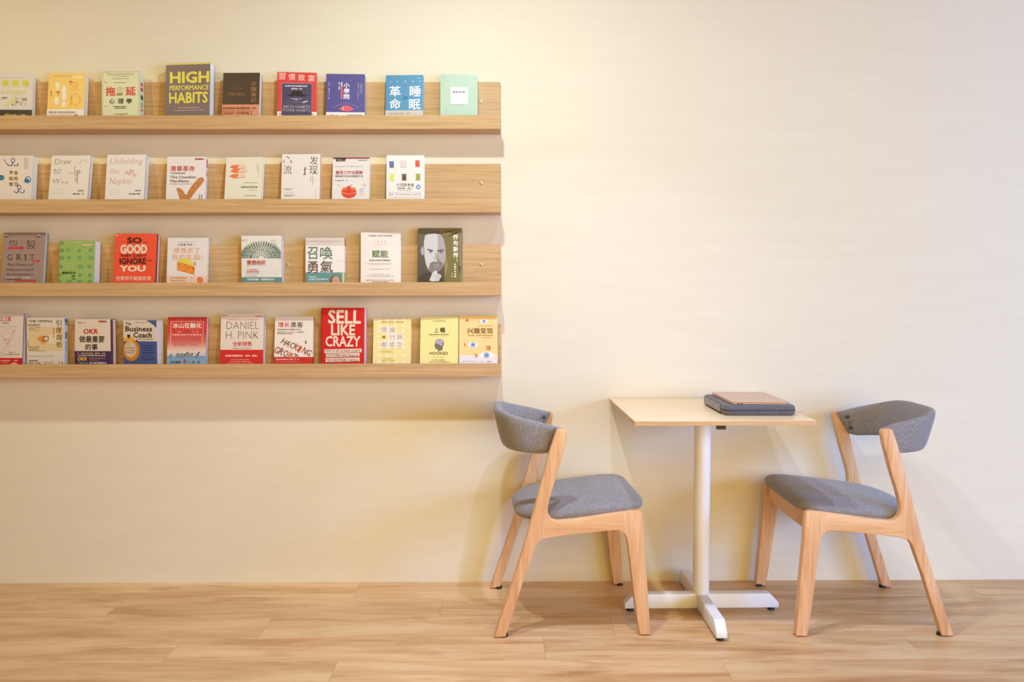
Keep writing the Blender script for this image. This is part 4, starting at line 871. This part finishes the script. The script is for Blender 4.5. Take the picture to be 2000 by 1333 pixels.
b = B('d2', 'beige book with a dark square outline and pale blue spine, second on the lowest ledge', (228, 216, 206), spine='R', spine_c=(206, 214, 232))
b.rect(470, 405, 1035, 800, (228, 202, 158)); b.ell(700, 610, 90, 80, (222, 158, 84), 24, (228, 196, 148)); b.poly([(590, 590), (700, 560), (790, 570), (790, 650), (700, 680)], (218, 148, 70)); b.ell(860, 610, 120, 80, (236, 218, 188))
b.txt('THE TIPPING', 462, 296, 848, 336, (84, 66, 56), .012); b.txt('POINT', 462, 362, 652, 398, (84, 66, 56), .012)
b.line([(712, 565), (785, 565), (785, 635), (712, 635), (712, 561)], 11, (110, 74, 48)); b.rect(722, 574, 776, 626, (234, 216, 192))
for i, ch in enumerate('引爆趨勢'): b.txt(ch, 905 + 4 * i, 295 + i * 118, 995 + 6 * i, 392 + i * 118, (62, 50, 44), -.003)
b.dash(468, 412, 655, 424, (150, 110, 70)); b.dash(468, 432, 560, 442, (150, 110, 70)); b.dash(468, 460, 640, 468, (160, 120, 80)); b.dash(865, 430, 882, 590, (150, 120, 90), vertical=True); b.txt('MALCOLM', 472, 726, 636, 748, (96, 66, 44)); b.txt('GLADWELL', 468, 762, 640, 784, (96, 66, 44)); b.line([(465, 798), (745, 798)], 4, (120, 90, 64)); b.line([(462, 630), (462, 740)], 5, (110, 80, 60))
b.dash(470, 878, 890, 890, (180, 166, 156), 26); b.dash(468, 945, 622, 968, (110, 94, 84), 7); b.dash(468, 985, 665, 1004, (96, 82, 74), 9); b.dash(710, 975, 890, 984, (140, 126, 116)); b.dash(725, 1000, 865, 1008, (140, 126, 116)); b.dash(962, 975, 978, 1010, (110, 90, 70), 1, vertical=True); b.dash(1010, 975, 1024, 1012, (70, 56, 44), 1, vertical=True)
b.side(280, 335, .25, .8, (84, 92, 130)); b.side(350, 375, .3, .7, (110, 116, 140)); b.side(490, 600, .3, .7, (100, 108, 150)); b.side(640, 800, .35, .6, (160, 170, 200)); b.done()

b = B('d3', 'white book with red three-letter title and a dark violet lower half, lowest ledge', (230, 216, 204), pages=(216, 210, 204), inner=((112, 50, 56), .018), back_c=(112, 50, 56))
b.txt('OKR', 1356, 440, 1592, 522, (200, 46, 40), .03); b.txt('做最重要', 1290, 554, 1698, 660, (50, 42, 40), .015); b.txt('的事', 1392, 684, 1592, 785, (50, 42, 40), .015)
b.rect(1600, 306, 1682, 332, (196, 60, 60)); b.dash(1684, 306, 1732, 334, (90, 80, 100), 3); b.dash(1265, 332, 1335, 344, (120, 110, 90)); b.dash(1345, 332, 1410, 344, (206, 150, 140)); b.line([(1262, 385), (1690, 388)], 3, (216, 200, 190))
b.band(802, (72, 52, 94)); b.dash(1268, 826, 1720, 850, (224, 190, 96), 16); b.dash(1268, 862, 1728, 884, (206, 194, 206), 18); b.txt('OKR', 1268, 898, 1420, 960, (240, 206, 60), .03); b.dash(1448, 908, 1735, 930, (180, 140, 90), 26); b.dash(1470, 942, 1600, 956, (180, 140, 90), 8); b.txt('打造Google', 1268, 978, 1442, 1010, (206, 196, 210)); b.dash(1460, 976, 1742, 1010, (216, 206, 216), 9); b.rect(1208, 290, 1218, 800, (130, 70, 76)); b.done()

b = B('d4', 'white and blue book with an orange pocket watch at the lower left, lowest ledge', (226, 212, 204), pages=(232, 220, 208))
b.rect(170, 640, 760, 1020, (74, 92, 152)); b.poly([(535, 300), (690, 300), (696, 425), (640, 370)], (74, 96, 152)); b.line([(405, 636), (712, 640)], 6, (240, 232, 224))
b.txt('The', 213, 334, 306, 380, (44, 38, 44), .012); b.txt('Business', 213, 398, 632, 482, (40, 34, 40), .02); b.txt('Coach', 340, 494, 630, 584, (40, 34, 40), .02); b.dash(350, 330, 560, 340, (130, 120, 120), 22); b.dash(405, 602, 665, 614, (110, 100, 110), 24)
b.ell(305, 790, 138, 178, (236, 156, 56), 30, (206, 130, 50)); b.ell(290, 775, 100, 128, (222, 196, 176), 26); b.ell(270, 610, 84, 40, (236, 170, 70)); b.rect(242, 534, 290, 575, (60, 46, 44)); b.rect(258, 572, 275, 600, (80, 60, 50)); b.poly([(385, 618), (412, 634), (398, 655), (376, 630)], (40, 34, 36))
b.txt('INSTANT', 200, 738, 372, 768, (84, 66, 70)); b.txt('SUCCESS', 200, 782, 380, 810, (84, 66, 70)); b.dash(205, 824, 365, 836, (120, 90, 80)); b.ring(265, 690, 22, 22, 5, (150, 130, 130))
for i, (a_, c_) in enumerate(((480, 670), (480, 665), (490, 680), (490, 685), (500, 640), (488, 690), (490, 690))): b.dash(a_, 702 + i * 38, c_, 718 + i * 38, (50, 60, 108), 9)
b.done()

b = B('d5', 'red-to-blue book with white framed title and running penguins, lowest ledge', (206, 60, 54), pages=(206, 206, 214), inner=((200, 206, 222), .005))
b.rect(880, 480, 1560, 660, (206, 60, 54), (220, 110, 98)); b.rect(880, 660, 1560, 800, (220, 110, 98), (236, 206, 196)); b.rect(880, 800, 1560, 880, (236, 206, 196), (196, 202, 216)); b.rect(860, 880, 1560, 1020, (128, 160, 196), (142, 176, 210))
for p in ([(955, 320), (1480, 320), (1480, 327), (955, 327)], [(953, 320), (962, 320), (942, 760), (934, 760)], [(1474, 320), (1482, 320), (1462, 760), (1454, 760)]): b.poly(p, (246, 190, 180))
b.txt('冰山在融化', 980, 342, 1448, 432, (248, 236, 232), .02); b.txt('John Kotter', 1030, 450, 1160, 468, (240, 180, 120)); b.txt('Holger Rathgeber', 1255, 450, 1425, 468, (240, 180, 120)); b.dash(1058, 484, 1130, 498, (244, 200, 190), 3); b.dash(1295, 484, 1405, 498, (244, 200, 190), 5); b.dash(975, 524, 1450, 548, (250, 214, 206), 13, .35); b.dash(1040, 290, 1450, 304, (224, 120, 110), 12)
b.txt('OUR ICEBERG', 975, 592, 1425, 632, (176, 96, 118), -.005); b.txt('IS MELTING', 1000, 680, 1385, 720, (170, 104, 134), -.005)
for x, y in ((940, 885), (1050, 868), (1085, 880), (1125, 872), (1160, 880), (1195, 865), (1215, 850), (1245, 872), (1290, 868), (1375, 880), (1400, 850)):
    b.poly([(x - 8, y + 30), (x - 16, y + 5), (x, y - 28), (x + 20, y - 34), (x + 12, y + 5), (x + 4, y + 30)], (46, 36, 44)); b.ell(x + 2, y + 6, 6, 16, (232, 226, 226), 8)
b.txt('成功變革', 935, 962, 1115, 1002, (60, 66, 84), .01); b.txt('8', 1155, 935, 1198, 1002, (206, 50, 64), .02); b.txt('大', 1228, 962, 1262, 1002, (60, 66, 84)); b.txt('障', 1300, 962, 1340, 1002, (60, 66, 84)); b.txt('礙', 1385, 962, 1422, 1002, (60, 66, 84)); b.done()

b = B('d6', 'white book with thin grey English capitals over a broad red band, lowest ledge', (232, 218, 210), pages=(206, 202, 208))
b.txt('DANIEL', 272, 325, 795, 442, (122, 100, 88), -.018); b.txt('H. PINK', 262, 482, 792, 600, (122, 100, 88), -.018); b.txt('全新销售', 370, 645, 680, 725, (206, 50, 40), .01); b.dash(375, 748, 670, 764, (130, 110, 106), 20); b.dash(285, 284, 800, 300, (222, 110, 96), 32)
b.dash(200, 210, 300, 222, (120, 106, 106), 8); b.dash(200, 232, 240, 246, (90, 80, 80), 3); b.dash(735, 228, 845, 244, (216, 60, 60), 8); b.band(782, (214, 44, 42)); b.dash(225, 862, 540, 894, (248, 206, 200), 11); b.dash(580, 862, 770, 894, (248, 206, 200), 7); b.dash(345, 934, 640, 950, (240, 160, 152), 18); b.dash(320, 966, 675, 984, (240, 160, 152), 20); b.dash(275, 996, 720, 1008, (236, 140, 134), 26); b.done()

b = B('d7', 'white book with slanting two-tone lettering running across, red foot band, lowest ledge', (240, 228, 222), spine='R')
b.txt('增长', 1112, 330, 1300, 415, (206, 54, 40), .012); b.txt('黑客', 1318, 330, 1518, 420, (60, 50, 46), .008); b.dash(1105, 440, 1495, 464, (130, 116, 110), 15); b.dash(1100, 486, 1235, 502, (90, 80, 78), 9); b.dash(1245, 486, 1425, 502, (226, 120, 100), 10); b.dash(1428, 486, 1535, 502, (90, 80, 78), 6); b.dash(1100, 512, 1350, 526, (90, 80, 78), 16)
def slant(b, word, x0, y0, dx, dy, w, h, cols, skip=None):
    for i, ch in enumerate(word):
        x, y = x0 + dx * i, y0 + dy * i
        v, f = glyphs(ch, 0, 0); v = v[0]; mn, mx = v.min(0), v.max(0); sc_ = mx - mn; sc_[sc_ == 0] = 1; u = (v - mn) / sc_
        ww = w * (.3 if ch == 'I' else 1)
        for o_, c in ((6, (232, 170, 150)), (0, cols[i % len(cols)])):
            b.add([(x + o_ + p[0] * ww + (p[1]) * 62, y + (1 - p[1]) * h + p[0] * 42 + o_) for p in u], f, c)
slant(b, 'HACKING', 1150, 588, 68, 30, 52, 78, [(96, 74, 64)] * 4 + [(200, 70, 56), (96, 74, 64), (96, 74, 64)])
slant(b, 'GROWT', 1035, 715, 72, 30, 56, 92, [(200, 70, 56), (96, 74, 64), (96, 74, 64), (200, 66, 52), (96, 74, 64)])
b.ell(1562, 645, 8, 10, (40, 34, 34), 8); b.poly([(1552, 655), (1574, 655), (1570, 685), (1556, 685)], (50, 42, 42)); b.band(898, (206, 44, 44)); b.dash(1075, 926, 1285, 948, (244, 196, 190), 16); b.dash(1300, 926, 1455, 948, (244, 196, 190), 10); b.dash(1080, 965, 1460, 990, (226, 96, 96), 14); b.side(245, 890, .3, .7, (216, 206, 210)); b.done()

b = B('d8', 'tall bright red book with huge white condensed capitals, lowest ledge', (216, 34, 38), pages=(236, 232, 236))
b.poly([(232, 98), (258, 98), (240, 1005), (212, 1005)], (190, 26, 34))
b.txt('SELL', 342, 130, 862, 360, (248, 228, 212), .03); b.txt('LIKE', 388, 368, 775, 548, (248, 228, 212), .03); b.txt('CRAZY', 298, 556, 862, 732, (248, 228, 212), .025)
for x0, y0, x1, y1, t in ((278, 768, 890, 832, 'HOW TO GET AS MANY CLIENTS,'), (305, 838, 858, 900, 'CUSTOMERS AND SALES AS'), (298, 912, 862, 978, 'YOU CAN POSSIBLY HANDLE.')):
    b.poly([(x0, y0 + 6), (x1, y0 - 6), (x1, y1 - 10), (x0, y1 + 4)], (246, 226, 212)); b.txt(t, x0 + 14, y0 + 14, x1 - 18, y1 - 8, (90, 40, 40), .012)
b.done()

b = B('d9', 'pale yellow book patterned with white dots and seven thin characters, lowest ledge', (244, 226, 156))
for y in (300, 390, 480, 570, 660, 750, 880, 980):
    for x in (1175, 1305, 1435, 1565):
        if 380 < y < 760 or (y in (880, 980, 300)): b.ell(x, y, 30, 26, (248, 236, 214), 14)
b.rect(1205, 400, 1440, 755, (248, 234, 220)); b.rect(1330, 520, 1560, 755, (248, 234, 220)); b.ell(1250, 575, 50, 48, (244, 212, 84)); b.poly([(1222, 575), (1262, 555), (1268, 592), (1245, 590)], (60, 46, 30))
for ch, x, y in (('跟', 1215, 415), ('誰', 1345, 415), ('行', 1345, 532), ('銷', 1465, 532), ('都', 1212, 655), ('成', 1338, 655), ('交', 1462, 655)): b.txt(ch, x, y, x + 88, y + 84, (130, 122, 140), -.005)
b.dash(1222, 318, 1575, 338, (150, 120, 50), 16, .4); b.dash(1205, 798, 1395, 812, (206, 180, 90)); b.dash(1205, 825, 1420, 832, (216, 196, 110)); b.dash(1230, 920, 1400, 932, (196, 170, 70), 10); b.dash(1200, 952, 1465, 966, (206, 180, 80), 16); b.done()

b = B('e1', 'yellow book with a grey head-and-brain silhouette above black capitals', (246, 232, 160))
b.txt('上', 490, 418, 552, 500, (60, 52, 34), .02); b.txt('瘾', 578, 416, 668, 502, (60, 52, 34), .02); b.dash(450, 306, 680, 320, (130, 112, 50), 18); b.dash(400, 524, 725, 542, (90, 76, 40), 22); b.dash(400, 556, 700, 562, (206, 190, 100)); b.txt('HOOKED', 406, 816, 708, 862, (84, 70, 44), .012)
b.poly([(502, 690), (486, 706), (498, 722), (502, 762), (530, 768), (545, 772), (545, 810), (560, 806), (622, 782), (622, 740), (640, 700), (640, 650), (600, 612), (545, 610), (508, 640)], (116, 106, 104)); b.ell(572, 655, 66, 48, (64, 56, 64), 24); b.ell(572, 655, 58, 40, (206, 198, 220), 22)
for c_ in ([(530, 640), (550, 660), (575, 640), (600, 660), (620, 645)], [(545, 670), (565, 680), (590, 668), (610, 690)], [(560, 625), (590, 630)]): b.line(c_, 7, (80, 84, 140))
b.ell(600, 702, 22, 14, (206, 170, 196)); b.dash(470, 896, 645, 904, (190, 172, 90)); b.dash(440, 940, 665, 954, (120, 104, 60), 18); b.dash(398, 972, 738, 986, (140, 122, 70), 26); b.done()

b = B('e2', 'peach-orange book with drawn eyes shaped like fish, at the right end of the lowest ledge', (248, 210, 150))
b.rect(880, 870, 1530, 1005, (228, 222, 232)); b.rect(880, 225, 1520, 260, (246, 196, 112))
def eye(b, x, y, w, h, white=(236, 236, 240)):
    b.poly([(x - w, y), (x - w * .5, y - h * .75), (x, y - h), (x + w * .5, y - h * .75), (x + w, y), (x + w * .5, y + h * .75), (x, y + h), (x - w * .5, y + h * .75)], white); b.ell(x, y, h * .85, h * .85, (150, 178, 220)); b.ell(x, y, h * .36, h * .36, (90, 106, 176))
eye(b, 1290, 318, 72, 34); eye(b, 1115, 700, 94, 50); eye(b, 1335, 872, 145, 60)
b.poly([(958, 655), (1002, 700), (970, 740), (972, 700)], (230, 110, 62)); b.poly([(1138, 830), (1198, 872), (1158, 918), (1150, 870)], (230, 110, 62)); b.line([(1190, 300), (1215, 320), (1195, 345)], 7, (220, 150, 110))
b.txt('兴趣变现', 1020, 425, 1438, 520, (92, 62, 40), .015); b.dash(1018, 540, 1435, 558, (150, 110, 70), 20); b.dash(1185, 382, 1435, 400, (224, 160, 90), 14); b.dash(1255, 578, 1435, 590, (200, 150, 90), 14)
b.ell(1018, 300, 24, 22, (206, 76, 60)); b.dash(985, 288, 1010, 312, (240, 190, 150), 2); b.rect(1332, 718, 1400, 784, (190, 70, 50)); b.dash(1340, 728, 1392, 745, (240, 200, 160), 3); b.dash(1340, 752, 1375, 775, (240, 200, 160), 2); b.dash(950, 958, 1280, 976, (190, 160, 180), 10, .5); b.dash(1345, 968, 1420, 980, (90, 84, 96), 6); b.done()
